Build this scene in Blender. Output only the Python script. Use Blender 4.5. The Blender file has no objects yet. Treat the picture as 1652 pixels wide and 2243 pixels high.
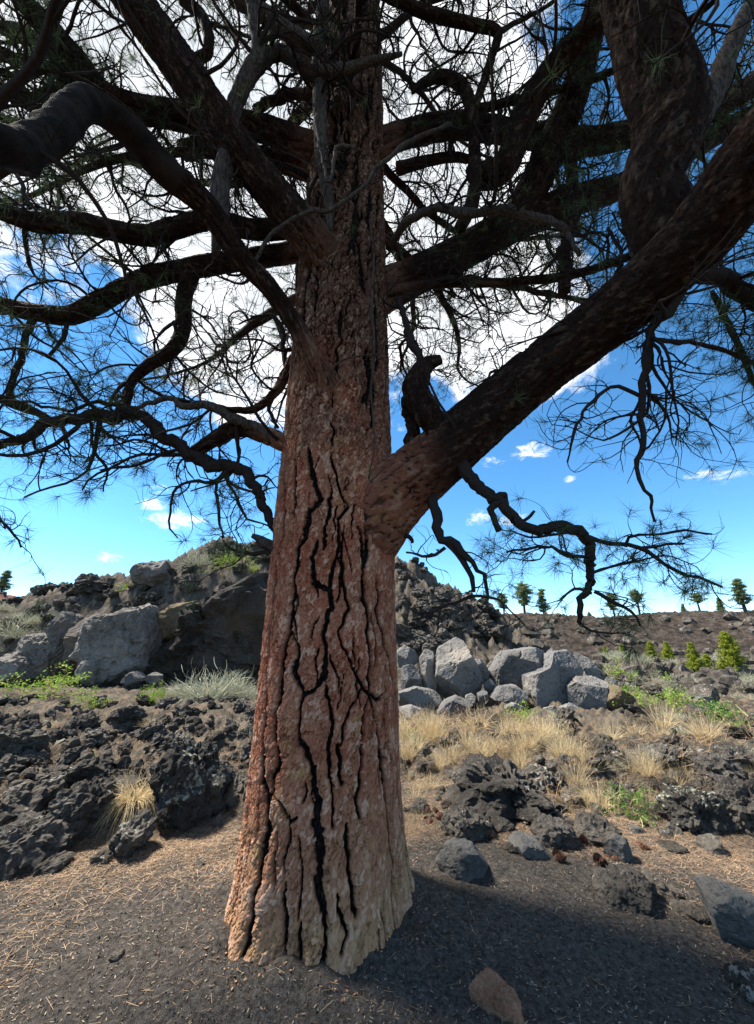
import bpy, bmesh, math, random
import numpy as np
from mathutils import Vector, Matrix

random.seed(7)
rng = np.random.default_rng(11)
SC = bpy.context.scene
C = SC.collection
R = math.radians

# ------------------------------------------------------------------ camera
TILT = R(18.3)
CAMZ = 1.6
FPX, CX, CY = 843.0, 826.0, 1121.5
cam = bpy.data.cameras.new('camera')
cam.sensor_fit = 'VERTICAL'
cam.sensor_height = 24.0
cam.lens = FPX / 2243.0 * 24.0
cam.clip_start = 0.05
cam.clip_end = 6000
camo = bpy.data.objects.new('camera', cam)
C.objects.link(camo)
camo.location = (0, 0, CAMZ)
camo.rotation_euler = (R(90) + TILT, 0, 0)
SC.camera = camo

# ------------------------------------------------------------------ light
SUN_AZ = R(-72)       # measured from straight ahead, towards the left
SUN_EL = R(54)
sund = Vector((math.sin(SUN_AZ) * math.cos(SUN_EL), math.cos(SUN_AZ) * math.cos(SUN_EL), math.sin(SUN_EL)))
sl = bpy.data.lights.new('sun', 'SUN')
sl.energy = 4.8
sl.angle = R(9.0)
sl.color = (1.0, 0.94, 0.85)
so = bpy.data.objects.new('sun', sl)
C.objects.link(so)
so.rotation_euler = sund.to_track_quat('Z', 'Y').to_euler()

SC.cycles.use_denoising = True
SC.cycles.denoiser = 'OPENIMAGEDENOISE'
SC.cycles.denoising_input_passes = 'RGB_ALBEDO_NORMAL'
SC.cycles.denoising_prefilter = 'ACCURATE'
SC.view_settings.view_transform = 'Standard'
SC.view_settings.look = 'None'
SC.view_settings.gamma = 1.0
SC.view_settings.use_curve_mapping = False
SC.view_settings.exposure = 1.52
SKY_STRENGTH = 0.1

FWD = np.array([0, math.cos(TILT), math.sin(TILT)])
UPV = np.array([0, -math.sin(TILT), math.cos(TILT)])


def ray(px, py):
    return FWD + np.array([1.0, 0, 0]) * ((px - CX) / FPX) + UPV * ((CY - py) / FPX)


def P(px, py, Y):
    d = ray(px, py)
    t = Y / d[1]
    return np.array([0, 0, CAMZ]) + d * t, t


def node(nt, typ, **kw):
    n = nt.nodes.new(typ)
    for k, v in kw.items():
        setattr(n, k, v)
    return n


def vmath(nt, op, a, b=None):
    n = node(nt, 'ShaderNodeVectorMath', operation=op)
    for i, s in enumerate((a, b)):
        if s is None:
            continue
        if hasattr(s, 'is_linked'):
            nt.links.new(s, n.inputs[i])
        else:
            n.inputs[i].default_value = s
    return n.outputs['Value'] if op in ('DOT_PRODUCT', 'LENGTH', 'DISTANCE') else n.outputs['Vector']


def fmath(nt, op, a, b=None, c=None, clamp=False):
    n = node(nt, 'ShaderNodeMath', operation=op, use_clamp=clamp)
    for i, s in enumerate((a, b, c)):
        if s is None:
            continue
        if hasattr(s, 'is_linked'):
            nt.links.new(s, n.inputs[i])
        else:
            n.inputs[i].default_value = s
    return n.outputs[0]


def mapr(nt, v, a, b, c=0.0, d=1.0, smooth=True):
    n = node(nt, 'ShaderNodeMapRange')
    n.interpolation_type = 'SMOOTHSTEP' if smooth else 'LINEAR'
    nt.links.new(v, n.inputs[0])
    for i, x in enumerate((a, b, c, d)):
        if hasattr(x, 'is_linked'):
            nt.links.new(x, n.inputs[i + 1])
        else:
            n.inputs[i + 1].default_value = x
    return n.outputs[0]


def mixc(nt, f, a, b, blend='MIX'):
    n = node(nt, 'ShaderNodeMix', data_type='RGBA', blend_type=blend)
    for i, s in ((0, f), (6, a), (7, b)):
        if hasattr(s, 'is_linked'):
            nt.links.new(s, n.inputs[i])
        else:
            n.inputs[i].default_value = s if i == 0 else (*s, 1.0)
    return n.outputs[2]


def noise(nt, vec, scale, detail=4, rough=0.55, dist=0.0):
    n = node(nt, 'ShaderNodeTexNoise')
    if vec is not None:
        nt.links.new(vec, n.inputs['Vector'])
    n.inputs['Scale'].default_value = scale
    n.inputs['Detail'].default_value = detail
    n.inputs['Roughness'].default_value = rough
    n.inputs['Distortion'].default_value = dist
    return n.outputs['Fac']


# ------------------------------------------------------------------ world: clear blue sky with broken cumulus
W = bpy.data.worlds.new('World')
SC.world = W
W.use_nodes = True
nt = W.node_tree
nt.nodes.clear()
out = node(nt, 'ShaderNodeOutputWorld')
bg = node(nt, 'ShaderNodeBackground')
bg.inputs['Strength'].default_value = SKY_STRENGTH
nt.links.new(bg.outputs[0], out.inputs[0])
sky = node(nt, 'ShaderNodeTexSky', sky_type='NISHITA')
sky.sun_disc = False
sky.sun_elevation = SUN_EL
sky.sun_rotation = SUN_AZ
sky.altitude = 1800
sky.air_density = 0.85
sky.dust_density = 0.0
sky.ozone_density = 3.0
hs = node(nt, 'ShaderNodeHueSaturation')
hs.inputs['Hue'].default_value = 0.49
hs.inputs['Saturation'].default_value = 1.2
hs.inputs['Value'].default_value = 1.1
nt.links.new(sky.outputs[0], hs.inputs['Color'])
tc = node(nt, 'ShaderNodeTexCoord')
D = vmath(nt, 'NORMALIZE', tc.outputs['Generated'])
sep = node(nt, 'ShaderNodeSeparateXYZ')
nt.links.new(D, sep.inputs[0])
zc = fmath(nt, 'ADD', fmath(nt, 'MAXIMUM', sep.outputs[2], 0.0), 0.16)
cmb = node(nt, 'ShaderNodeCombineXYZ')
nt.links.new(fmath(nt, 'DIVIDE', sep.outputs[0], zc), cmb.inputs[0])
nt.links.new(fmath(nt, 'DIVIDE', sep.outputs[1], zc), cmb.inputs[1])
PL = cmb.outputs[0]
n_big = noise(nt, PL, 0.55, 2, 0.5)
n_det = noise(nt, PL, 3.0, 9, 0.62, 0.3)
n_fine = noise(nt, D, 11.0, 9, 0.66, 0.25)


def skydir(px, py):
    d = ray(px, py)
    return tuple(d / np.linalg.norm(d))


cover = mapr(nt, n_big, 0.35, 0.7, -0.10, 0.2)  # cloud added across the unseen sky too, to whiten the ambient light
# the bank of cumulus seen through the crown, and lumps at its edge
for (px, py, rad, amt) in [(860, 420, 0.60, .32), (480, 300, 0.50, .27), (1120, 620, 0.34, .34), (560, 780, 0.34, .24),
                           (180, 520, 0.34, .10), (1240, 860, 0.20, .24), (300, 60, .4, .18), (1000, 120, .3, .15)]:
    dist = vmath(nt, 'DISTANCE', D, skydir(px, py))
    cover = fmath(nt, 'ADD', cover, mapr(nt, dist, rad, rad * 0.25, 0.0, amt))
for (px, py, rad, amt) in [(1560, 800, .60, -.22), (60, 960, .40, -.25), (1560, 150, .40, -.18), (30, 420, .12, -.12), (850, 1200, .4, -.25), (1300, 1250, .5, -.25), (300, 1200, .4, -.25)]:
    dist = vmath(nt, 'DISTANCE', D, skydir(px, py))
    cover = fmath(nt, 'ADD', cover, mapr(nt, dist, rad, rad * 0.3, 0.0, amt))
field = fmath(nt, 'ADD', fmath(nt, 'ADD', fmath(nt, 'MULTIPLY', n_det, 0.85), fmath(nt, 'MULTIPLY', n_fine, 0.62)), cover)
dens = mapr(nt, field, 0.83, 1.02)
# small low clouds
vv = node(nt, 'ShaderNodeMapping', vector_type='POINT')
vv.inputs['Scale'].default_value = (1, 1, 2.0)
nt.links.new(D, vv.inputs['Vector'])
DS = vv.outputs[0]
n_sm = noise(nt, DS, 20.0, 8, 0.68, 0.5)
small = None
for (px, py, rad) in [(330, 1105, .05), (385, 1140, .075), (430, 1138, .045), (345, 1075, .04), (240, 1222, .036), (1165, 988, .06),
                      (1075, 1010, .035), (1050, 1135, .05), (1120, 1138, .045), (1600, 1045, .05), (1530, 1035, .04), (1250, 1050, .022)]:
    d = np.array(skydir(px, py)) * np.array([1, 1, 2.0])
    dist = vmath(nt, 'DISTANCE', DS, tuple(d))
    b = mapr(nt, dist, rad * 1.5, rad * 0.1)
    small = b if small is None else fmath(nt, 'MAXIMUM', small, b)
sdens = mapr(nt, fmath(nt, 'ADD', fmath(nt, 'MULTIPLY', small, 0.42), fmath(nt, 'MULTIPLY', n_sm, 1.15)), 0.82, 1.12)
dens = fmath(nt, 'MAXIMUM', dens, fmath(nt, 'MULTIPLY', sdens, 0.85))
dens = fmath(nt, 'MULTIPLY', dens, mapr(nt, sep.outputs[2], 0.0, 0.08))
thick = mapr(nt, field, 0.98, 1.4)
ccol = mixc(nt, thick, (5.0, 5.1, 5.25), (3.2, 3.4, 3.65))
nt.links.new(mixc(nt, dens, hs.outputs[0], ccol), bg.inputs['Color'])

# ------------------------------------------------------------------ numpy noise
_perm = rng.permutation(512).astype(np.int64)
_grad = rng.normal(size=(512, 3))
_grad /= np.linalg.norm(_grad, axis=1, keepdims=True)


def perlin(p):
    p = np.asarray(p, float)
    i = np.floor(p).astype(np.int64)
    f = p - i
    u = f * f * f * (f * (f * 6 - 15) + 10)
    res = 0
    for dx in (0, 1):
        wx = u[:, 0] if dx else 1 - u[:, 0]
        hx = _perm[(i[:, 0] + dx) & 511]
        for dy in (0, 1):
            wy = u[:, 1] if dy else 1 - u[:, 1]
            hy = _perm[(hx + i[:, 1] + dy) & 511]
            for dz in (0, 1):
                wz = u[:, 2] if dz else 1 - u[:, 2]
                g = _grad[_perm[(hy + i[:, 2] + dz) & 511]]
                res = res + wx * wy * wz * (g[:, 0] * (f[:, 0] - dx) + g[:, 1] * (f[:, 1] - dy) + g[:, 2] * (f[:, 2] - dz))
    return res * 1.6


def fbm(p, octv=4, gain=0.5, lac=2.03):
    s, a = 0, 1.0
    q = np.array(p, float)
    for _ in range(octv):
        s = s + a * perlin(q)
        q = q * lac + 13.7
        a *= gain
    return s


def ridged(p, octv=4, gain=0.5, lac=2.1):
    s, a, tot = 0, 1.0, 0
    q = np.array(p, float)
    for _ in range(octv):
        s = s + a * (1 - np.abs(perlin(q)) * 2)
        tot += a
        q = q * lac + 7.3
        a *= gain
    return s / tot


def billow(p, octv=4, gain=0.5, lac=2.15):
    s, a, tot = 0, 1.0, 0
    q = np.array(p, float)
    for _ in range(octv):
        s = s + a * np.minimum(1, np.abs(perlin(q)) * 2.2)
        tot += a
        q = q * lac + 5.3
        a *= gain
    return s / tot


def sstep(a, b, x):
    t = np.clip((x - a) / (b - a), 0, 1)
    return t * t * (3 - 2 * t)


_jit = rng.random((4096, 3))


def voro(u, v, wrap=0, seed=0):
    iu = np.floor(u).astype(np.int64)
    iv = np.floor(v).astype(np.int64)
    f1 = np.full(u.shape, 9.0)
    f2 = np.full(u.shape, 9.0)
    cid = np.zeros(u.shape)
    for dx in (-1, 0, 1):
        for dy in (-1, 0, 1):
            cx = iu + dx
            cy = iv + dy
            kx = cx % wrap if wrap else cx
            h = (kx * 7919 + cy * 104729 + seed * 31337) % 4096
            j = _jit[h]
            d = np.hypot(cx + 0.1 + 0.8 * j[..., 0] - u, cy + 0.1 + 0.8 * j[..., 1] - v)
            n1 = d < f1
            f2 = np.where(n1, f1, np.minimum(f2, d))
            cid = np.where(n1, j[..., 2], cid)
            f1 = np.where(n1, d, f1)
    return f1, f2, cid


# ------------------------------------------------------------------ mesh helpers
def mesh_from(name, verts, faces, smooth=False, attrs=None):
    """verts (N,3); faces (M,k) all of the same size k, or a list of such arrays."""
    if not isinstance(faces, list):
        faces = [faces]
    faces = [np.asarray(f, np.int32) for f in faces if len(f)]
    me = bpy.data.meshes.new(name)
    me.vertices.add(len(verts))
    me.vertices.foreach_set('co', np.ascontiguousarray(verts, np.float32).ravel())
    nl = sum(f.size for f in faces)
    npoly = sum(len(f) for f in faces)
    me.loops.add(nl)
    me.loops.foreach_set('vertex_index', np.concatenate([f.ravel() for f in faces]))
    me.polygons.add(npoly)
    tot = np.concatenate([np.full(len(f), f.shape[1], np.int32) for f in faces])
    me.polygons.foreach_set('loop_start', np.concatenate([[0], np.cumsum(tot)[:-1]]).astype(np.int32))
    me.polygons.foreach_set('use_smooth', np.full(npoly, smooth, bool))
    me.update(calc_edges=True)
    for k, v in (attrs or {}).items():
        a = me.attributes.new(k, 'FLOAT', 'POINT')
        a.data.foreach_set('value', np.ascontiguousarray(v, np.float32))
    return me


def link(name, me, mat=None, parent=None, loc=None, kind=None):
    o = bpy.data.objects.new(name, me)
    C.objects.link(o)
    if mat is not None and me is not None and len(me.materials) == 0:
        me.materials.append(mat)
    if parent is not None:
        o.parent = parent
    if loc is not None:
        o.location = loc
    if kind:
        o['kind'] = kind
    return o


def tag(o, label, cat, group=None):
    o['label'] = label
    o['category'] = cat
    if group:
        o['group'] = group
    return o


def copy_tree(o, parent=None):
    c = o.copy()
    C.objects.link(c)
    c.parent = parent
    for ch in list(o.children):
        copy_tree(ch, c)
    return c


def catmull(pts, n):
    """resample control rows (K,D) to n rows along a Catmull-Rom curve, roughly even in length (first 3 columns)."""
    pts = np.asarray(pts, float)
    q = np.vstack([2 * pts[0] - pts[1], pts, 2 * pts[-1] - pts[-2]])
    outp = []
    for i in range(1, len(q) - 2):
        t = np.linspace(0, 1, 24, endpoint=False)[:, None]
        a, b, c, d = q[i - 1], q[i], q[i + 1], q[i + 2]
        outp.append(0.5 * ((2 * b) + (c - a) * t + (2 * a - 5 * b + 4 * c - d) * t ** 2 + (-a + 3 * b - 3 * c + d) * t ** 3))
    outp = np.vstack(outp + [pts[-1:]])
    s = np.concatenate([[0], np.cumsum(np.linalg.norm(np.diff(outp[:, :3], axis=0), axis=1))])
    ss = np.linspace(0, s[-1], n)
    return np.stack([np.interp(ss, s, outp[:, k]) for k in range(outp.shape[1])], 1), s[-1]


def frames(path):
    t = np.gradient(path, axis=0)
    t /= np.linalg.norm(t, axis=1, keepdims=True) + 1e-9
    n = np.zeros_like(t)
    ref = np.array([0.3, 1.0, 0.2]) if abs(t[0][1]) < 0.8 else np.array([1.0, 0, 0.1])
    v = ref - t[0] * ref.dot(t[0])
    n[0] = v / np.linalg.norm(v)
    for i in range(1, len(t)):
        v = n[i - 1] - t[i] * n[i - 1].dot(t[i])
        n[i] = v / (np.linalg.norm(v) + 1e-9)
    return t, n, np.cross(t, n)


def batch_tubes(paths, radii, sides):
    """paths (N,M,3), radii (N,M) -> verts, quads; the last ring closes to a near point."""
    N, M, _ = paths.shape
    t = np.gradient(paths, axis=1)
    t /= np.linalg.norm(t, axis=2, keepdims=True) + 1e-9
    ref = np.where(np.abs(t[:, :1, 2:3]) > 0.85, np.array([1.0, 0, 0]), np.array([0, 0, 1.0]))
    ref = np.repeat(ref, M, 1)
    b = np.cross(t, ref)
    b /= np.linalg.norm(b, axis=2, keepdims=True) + 1e-9
    n = np.cross(b, t)
    a = np.arange(sides) * 2 * math.pi / sides
    ring = n[:, :, None, :] * np.cos(a)[None, None, :, None] + b[:, :, None, :] * np.sin(a)[None, None, :, None]
    v = paths[:, :, None, :] + ring * radii[:, :, None, None]
    idx = np.arange(N * M * sides).reshape(N, M, sides)
    i0 = idx[:, :-1, :]
    i1 = idx[:, 1:, :]
    q = np.stack([i0, np.roll(i0, -1, 2), np.roll(i1, -1, 2), i1], -1).reshape(-1, 4)
    return v.reshape(-1, 3), q


# ------------------------------------------------------------------ materials
def new_mat(name):
    m = bpy.data.materials.new(name)
    m.use_nodes = True
    b = m.node_tree.nodes['Principled BSDF']
    b.inputs['Specular IOR Level'].default_value = 0.04
    b.inputs['Roughness'].default_value = 0.9
    return m, m.node_tree, b


def bump(nt, b, h, strength, dist):
    n = node(nt, 'ShaderNodeBump')
    n.inputs['Strength'].default_value = strength
    n.inputs['Distance'].default_value = dist
    nt.links.new(h, n.inputs['Height'])
    nt.links.new(n.outputs[0], b.inputs['Normal'])


def attr(nt, name):
    n = node(nt, 'ShaderNodeAttribute', attribute_name=name)
    return n.outputs['Fac']


def objco(nt):
    return node(nt, 'ShaderNodeTexCoord').outputs['Object']


def geopos(nt):
    return node(nt, 'ShaderNodeNewGeometry').outputs['Position']


def make_bark(name, trunk=False):
    m, nt, b = new_mat(name)
    co = geopos(nt)
    fis0 = attr(nt, 'fissure')
    fis = mapr(nt, fis0, 0.25, 0.6)
    flk = attr(nt, 'flake')
    vz = node(nt, 'ShaderNodeMapping')
    vz.inputs['Scale'].default_value = (1, 1, 0.45)
    nt.links.new(co, vz.inputs['Vector'])
    n1 = noise(nt, co, 3.2, 5, 0.6)
    n2 = noise(nt, vz.outputs[0], 60, 5, 0.7)
    n4 = noise(nt, vz.outputs[0], 14, 5, 0.65)
    s = node(nt, 'ShaderNodeSeparateXYZ')
    nt.links.new(co, s.inputs[0])

    def shade(c, light, dark, k):
        c = mixc(nt, mapr(nt, flk, 0.5, 0.95, 0, 0.7), c, light)
        c = mixc(nt, mapr(nt, flk, 0.30, 0.02, 0, 0.6 * k), c, dark)
        c = mixc(nt, mapr(nt, n4, 0.42, 0.28, 0, 0.5), c, dark)
        c = mixc(nt, mapr(nt, n2, 0.52, 0.72, 0, 0.5 * k), c, dark)
        return mixc(nt, mapr(nt, n2, 0.42, 0.28, 0, 0.35), c, light)

    c = mixc(nt, mapr(nt, n1, 0.36, 0.64), (0.31, 0.098, 0.052), (0.35, 0.148, 0.085))
    zz = fmath(nt, 'ADD', s.outputs[2], fmath(nt, 'MULTIPLY', fmath(nt, 'SUBTRACT', n1, 0.5), 2.6))
    c = mixc(nt, mapr(nt, zz, 1.0, -0.2, 0, 0.85), c, (0.41, 0.24, 0.125))
    n3 = noise(nt, co, 5.0, 4, 0.6)
    c = mixc(nt, mapr(nt, n3, 0.60, 0.72, 0, 0.5), c, (0.42, 0.27, 0.09))
    tc_ = shade(c, (0.60, 0.37, 0.25), (0.085, 0.034, 0.022), 1.05)
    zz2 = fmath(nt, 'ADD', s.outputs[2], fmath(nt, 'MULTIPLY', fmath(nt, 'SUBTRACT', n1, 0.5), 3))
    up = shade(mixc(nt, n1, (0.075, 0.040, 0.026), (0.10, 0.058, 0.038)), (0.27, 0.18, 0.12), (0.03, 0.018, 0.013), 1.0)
    tc_ = mixc(nt, mapr(nt, zz2, 2.4, 4.4, 0, 0.9), tc_, up)  # browner upper stem, with the canopy's shade also put into its colour
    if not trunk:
        lc = mixc(nt, n1, (0.011, 0.007, 0.005), (0.024, 0.013, 0.009))  # deep crown shade put into the limb colour, hence nearly black
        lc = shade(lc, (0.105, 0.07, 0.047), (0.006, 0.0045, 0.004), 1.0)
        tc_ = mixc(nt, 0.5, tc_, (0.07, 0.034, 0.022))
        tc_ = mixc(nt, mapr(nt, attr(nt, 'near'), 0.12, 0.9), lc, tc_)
    fc = mixc(nt, mapr(nt, n2, 0.45, 0.7), (0.008, 0.007, 0.0065), (0.045, 0.035, 0.03))
    c = mixc(nt, mapr(nt, fis0, 0.02, 0.5, 0, .55), tc_, (0.07, 0.035, 0.024))
    c = mixc(nt, fis, c, fc)
    nt.links.new(c, b.inputs['Base Color'])
    b.inputs['Roughness'].default_value = 0.8
    vo = node(nt, 'ShaderNodeTexVoronoi', feature='F1')
    vo.inputs['Scale'].default_value = 45
    nt.links.new(vz.outputs[0], vo.inputs['Vector'])
    hgt = fmath(nt, 'ADD', fmath(nt, 'MULTIPLY', vo.outputs['Distance'], -0.7), fmath(nt, 'ADD', fmath(nt, 'MULTIPLY', n2, 0.9), fmath(nt, 'MULTIPLY', n4, 1.5)))
    bump(nt, b, hgt, 0.9, 0.018)
    return m


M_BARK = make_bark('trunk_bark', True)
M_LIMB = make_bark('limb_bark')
M_TWIG, nt, b = new_mat('twig_bark')
co = geopos(nt)
n2 = noise(nt, co, 60, 3)
nt.links.new(mixc(nt, n2, (0.012, 0.009, 0.008), (0.045, 0.034, 0.028)), b.inputs['Base Color'])
bump(nt, b, n2, 0.8, 0.006)
M_SMOOTH, nt, b = new_mat('smooth_limb_bark')
co = geopos(nt)
n2 = noise(nt, co, 45, 5, .65)
n1 = noise(nt, co, 7, 4)
c = mixc(nt, mapr(nt, n1, .35, .65), (0.012, 0.009, 0.007), (0.030, 0.022, 0.017))
c = mixc(nt, mapr(nt, n2, .5, .7, 0, .7), c, (0.02, 0.015, 0.012))
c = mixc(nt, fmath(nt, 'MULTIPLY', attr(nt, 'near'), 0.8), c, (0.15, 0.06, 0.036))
nt.links.new(c, b.inputs['Base Color'])
bump(nt, b, fmath(nt, 'ADD', n2, n1), 0.9, 0.015)
M_DEAD, nt, b = new_mat('grey_dead_wood')
co = geopos(nt)
vz = node(nt, 'ShaderNodeMapping')
vz.inputs['Scale'].default_value = (1, 1, 0.15)
nt.links.new(co, vz.inputs['Vector'])
n2 = noise(nt, vz.outputs[0], 70, 4)
n1 = noise(nt, co, 6, 3)
nt.links.new(mixc(nt, mapr(nt, n2, .3, .7), (0.022, 0.018, 0.015), (0.085, 0.068, 0.056)), b.inputs['Base Color'])
bump(nt, b, n2, 0.7, 0.008)


def leafy(name, c1, c2, trans=0.25, rough=0.6):
    m, nt, b = new_mat(name)
    ri = node(nt, 'ShaderNodeNewGeometry').outputs['Random Per Island']
    c = mixc(nt, ri, c1, c2)
    nt.links.new(c, b.inputs['Base Color'])
    b.inputs['Roughness'].default_value = rough
    if trans:
        tr = node(nt, 'ShaderNodeBsdfTranslucent')
        nt.links.new(c, tr.inputs['Color'])
        mx = node(nt, 'ShaderNodeMixShader')
        mx.inputs[0].default_value = trans
        nt.links.new(b.outputs[0], mx.inputs[1])
        nt.links.new(tr.outputs[0], mx.inputs[2])
        nt.links.new(mx.outputs[0], nt.nodes['Material Output'].inputs[0])
    return m


M_NEEDLE = leafy('pine_needles', (0.035, 0.06, 0.025), (0.10, 0.14, 0.06), 0.3)
M_NEEDLE_YOUNG = leafy('young_pine_needles', (0.16, 0.20, 0.02), (0.30, 0.33, 0.05), 0.3)
M_NEEDLE_FAR = leafy('far_pine_needles', (0.09, 0.13, 0.055), (0.25, 0.29, 0.13), 0.35)
M_GREEN = leafy('fresh_green_leaves', (0.13, 0.24, 0.03), (0.30, 0.42, 0.07), 0.35)
M_DGREEN = leafy('mid_green_leaves', (0.06, 0.15, 0.03), (0.16, 0.27, 0.06), 0.35)
M_SAGE = leafy('grey_green_sage', (0.24, 0.25, 0.17), (0.46, 0.45, 0.33), 0.2)
M_STRAW = leafy('dry_straw', (0.46, 0.34, 0.17), (0.72, 0.59, 0.36), 0.25)
M_DRYBROWN = leafy('dry_brown_stalks', (0.28, 0.18, 0.10), (0.52, 0.37, 0.22), 0.2)
M_PALE = leafy('bleached_stems', (0.42, 0.38, 0.32), (0.62, 0.58, 0.50), 0.1)
M_LITTER = leafy('fallen_needles', (0.20, 0.11, 0.063), (0.50, 0.36, 0.23), 0.1)
M_CHIP = leafy('wood_chips', (0.09, 0.06, 0.045), (0.36, 0.28, 0.19), 0.0)
M_CONE = leafy('cone_scales', (0.07, 0.04, 0.03), (0.19, 0.10, 0.07), 0.0)


def rock_mat(name, c1, c2, lichen=None, lich=0.6, bs=1.0, warm=None, scale=1.0):
    m, nt, b = new_mat(name)
    co = geopos(nt)
    oi = node(nt, 'ShaderNodeObjectInfo').outputs['Random']
    n1 = noise(nt, co, 1.4 * scale, 6, 0.65)
    n2 = noise(nt, co, 26 * scale, 6, 0.7)
    c = mixc(nt, mapr(nt, n1, 0.3, 0.7), c1, c2)
    c = mixc(nt, mapr(nt, n2, 0.35, 0.7, 0.0, 0.55), c, tuple(x * 0.55 for x in c1))
    if warm:
        n4 = noise(nt, co, 0.9 * scale, 4, 0.6, 0.4)
        c = mixc(nt, mapr(nt, n4, 0.5, 0.7, 0, 0.75), c, warm)
    if lichen:
        n3 = noise(nt, co, 17 * scale, 6, 0.68)
        n5 = noise(nt, co, 2.2 * scale, 3, 0.5)
        f = fmath(nt, 'ADD', n3, fmath(nt, 'MULTIPLY', fmath(nt, 'SUBTRACT', n5, 0.5), 0.7))
        c = mixc(nt, mapr(nt, f, lich, lich + 0.1, 0, 0.85), c, lichen)
    c = mixc(nt, 1.0, c, mixc(nt, oi, (0.8, 0.8, 0.82), (1.12, 1.08, 1.04)), 'MULTIPLY')
    nt.links.new(c, b.inputs['Base Color'])
    b.inputs['Roughness'].default_value = 0.92
    vo = node(nt, 'ShaderNodeTexVoronoi', feature='F1')
    vo.inputs['Scale'].default_value = 34 * scale
    nt.links.new(co, vo.inputs['Vector'])
    n6 = noise(nt, co, 8 * scale, 6, 0.7)
    h = fmath(nt, 'ADD', fmath(nt, 'ADD', fmath(nt, 'MULTIPLY', vo.outputs['Distance'], 0.4), n2), fmath(nt, 'MULTIPLY', n6, 2.0))
    bump(nt, b, h, 0.8, 0.03 * bs / scale)
    return m


M_LAVA = rock_mat('black_lava', (0.042, 0.038, 0.033), (0.15, 0.135, 0.115), (0.32, 0.31, 0.26), 0.62, 1.4)
M_LAVA_LICHEN = rock_mat('lichen_lava', (0.030, 0.029, 0.026), (0.085, 0.08, 0.072), (0.36, 0.37, 0.30), 0.58, 1.4)
M_GREY = rock_mat('grey_boulder', (0.13, 0.128, 0.124), (0.235, 0.23, 0.22), None, 0.6, 1.3, (0.26, 0.235, 0.20), 0.8)
M_BASALT = rock_mat('blue_grey_basalt', (0.088, 0.086, 0.081), (0.155, 0.151, 0.142), (0.24, 0.25, 0.22), 0.68, 0.7)
M_CLIFF = rock_mat('grey_brown_cliff', (0.14, 0.13, 0.116), (0.29, 0.27, 0.245), None, 0.6, 1.6, (0.17, 0.13, 0.088), 0.5)
M_DARKCLIFF = rock_mat('dark_cliff', (0.04, 0.036, 0.033), (0.11, 0.10, 0.088), None, 0.62, 2.6, (0.10, 0.075, 0.05), 0.5)
M_BROWNROCK = rock_mat('ochre_rock', (0.13, 0.105, 0.068), (0.19, 0.155, 0.105), None, 0.6, 1.0)
M_REDROCK = rock_mat('red_brown_rock', (0.17, 0.085, 0.05), (0.32, 0.19, 0.12), None, 0.6, 0.9, (0.36, 0.25, 0.16), 2.5)

# ------------------------------------------------------------------ terrain
TX, TY = None, None
p0, _ = P(702, 1300, 3.10)
_d = ray(703, 2030)
TX, TY = -0.36, 3.10


def prof(x, xs, ys):
    return np.interp(x, xs, ys)


# skyline of the lava outcrop, given by bearing, turned into a crest height at 17 m
_sky = [(-40, 1345), (60, 1310), (130, 1292), (210, 1272), (290, 1262), (330, 1240), (375, 1236), (400, 1222), (440, 1205), (480, 1188), (560, 1190), (640, 1196),
        (760, 1205), (880, 1228), (950, 1262), (1040, 1312), (1090, 1350), (1180, 1420), (1300, 1450)]
CREST_Y = 18.0
_cx, _cz = [], []
for (px, py) in _sky:
    q, _ = P(px, py + 14, CREST_Y)
    _cx.append(q[0])
    _cz.append(max(q[2], 0))


def hbase(x, y):
    """smooth land form"""
    x = np.asarray(x, float)
    y = np.asarray(y, float)
    h = 0.0 * x
    # ridge of dark cinders, right and straight ahead
    ridge = 5.2 + 0.5 * np.sin(x * 0.11 + 1.0) + 0.25 * np.sin(x * 0.31)
    h = h + ridge * sstep(26, 66, y + 0.10 * np.abs(x - 20)) * sstep(-6, 14, x)
    # reddish slope, left
    h = h + (6.4 + 0.3 * np.sin(x * 0.2)) * sstep(20, 52, y + 0.05 * np.abs(x)) * sstep(4, -14, x)
    # lava outcrop
    cr = prof(x, _cx, _cz)
    front = 14.9 + 0.7 * np.sin(x * 0.55 + 0.4) - 3.4 * sstep(-3.0, 2, x) + 0.05 * x
    up = np.clip((y - front) / (CREST_Y - front), 0, 1)
    up = up ** (0.62 + 0.45 * sstep(-3.5, 0.5, x))
    back = sstep(CREST_Y + 9, CREST_Y + 0.6, y)
    h = np.maximum(h, cr * up * np.where(y > CREST_Y, back, 1.0))
    # gentle rise of the lava field
    h = h + 0.16 * sstep(4.0, 8.0, y) * sstep(0.2, -1.5, x) + 0.1 * sstep(4.2, 7, y) * sstep(1.0, 2.5, x)
    h = h + 0.05 * np.exp(-((np.hypot(x - TX, y - TY) - .60) / .14) ** 2) * (0.6 + np.sin(7 * np.arctan2(y - TY, x - TX) + 1.0) * .5 + np.sin(17 * np.arctan2(y - TY, x - TX)) * .3)
    # cinders heaped slightly round the foot of the tree
    h = h + 0.035 * np.exp(-((x - TX) ** 2 + (y - TY) ** 2) / 0.9)
    return h


def lava_mask(x, y):
    edge = 4.15 + 0.35 * np.sin(x * 1.3 + 0.7) + 0.25 * np.sin(x * 2.9) - 0.35 * sstep(-1.6, -3.2, x) + 0.35 * sstep(-1.4, 0.6, x) + 0.25 * sstep(1.2, 4, x)
    m = sstep(edge, edge + 0.7, y)
    return m


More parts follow.
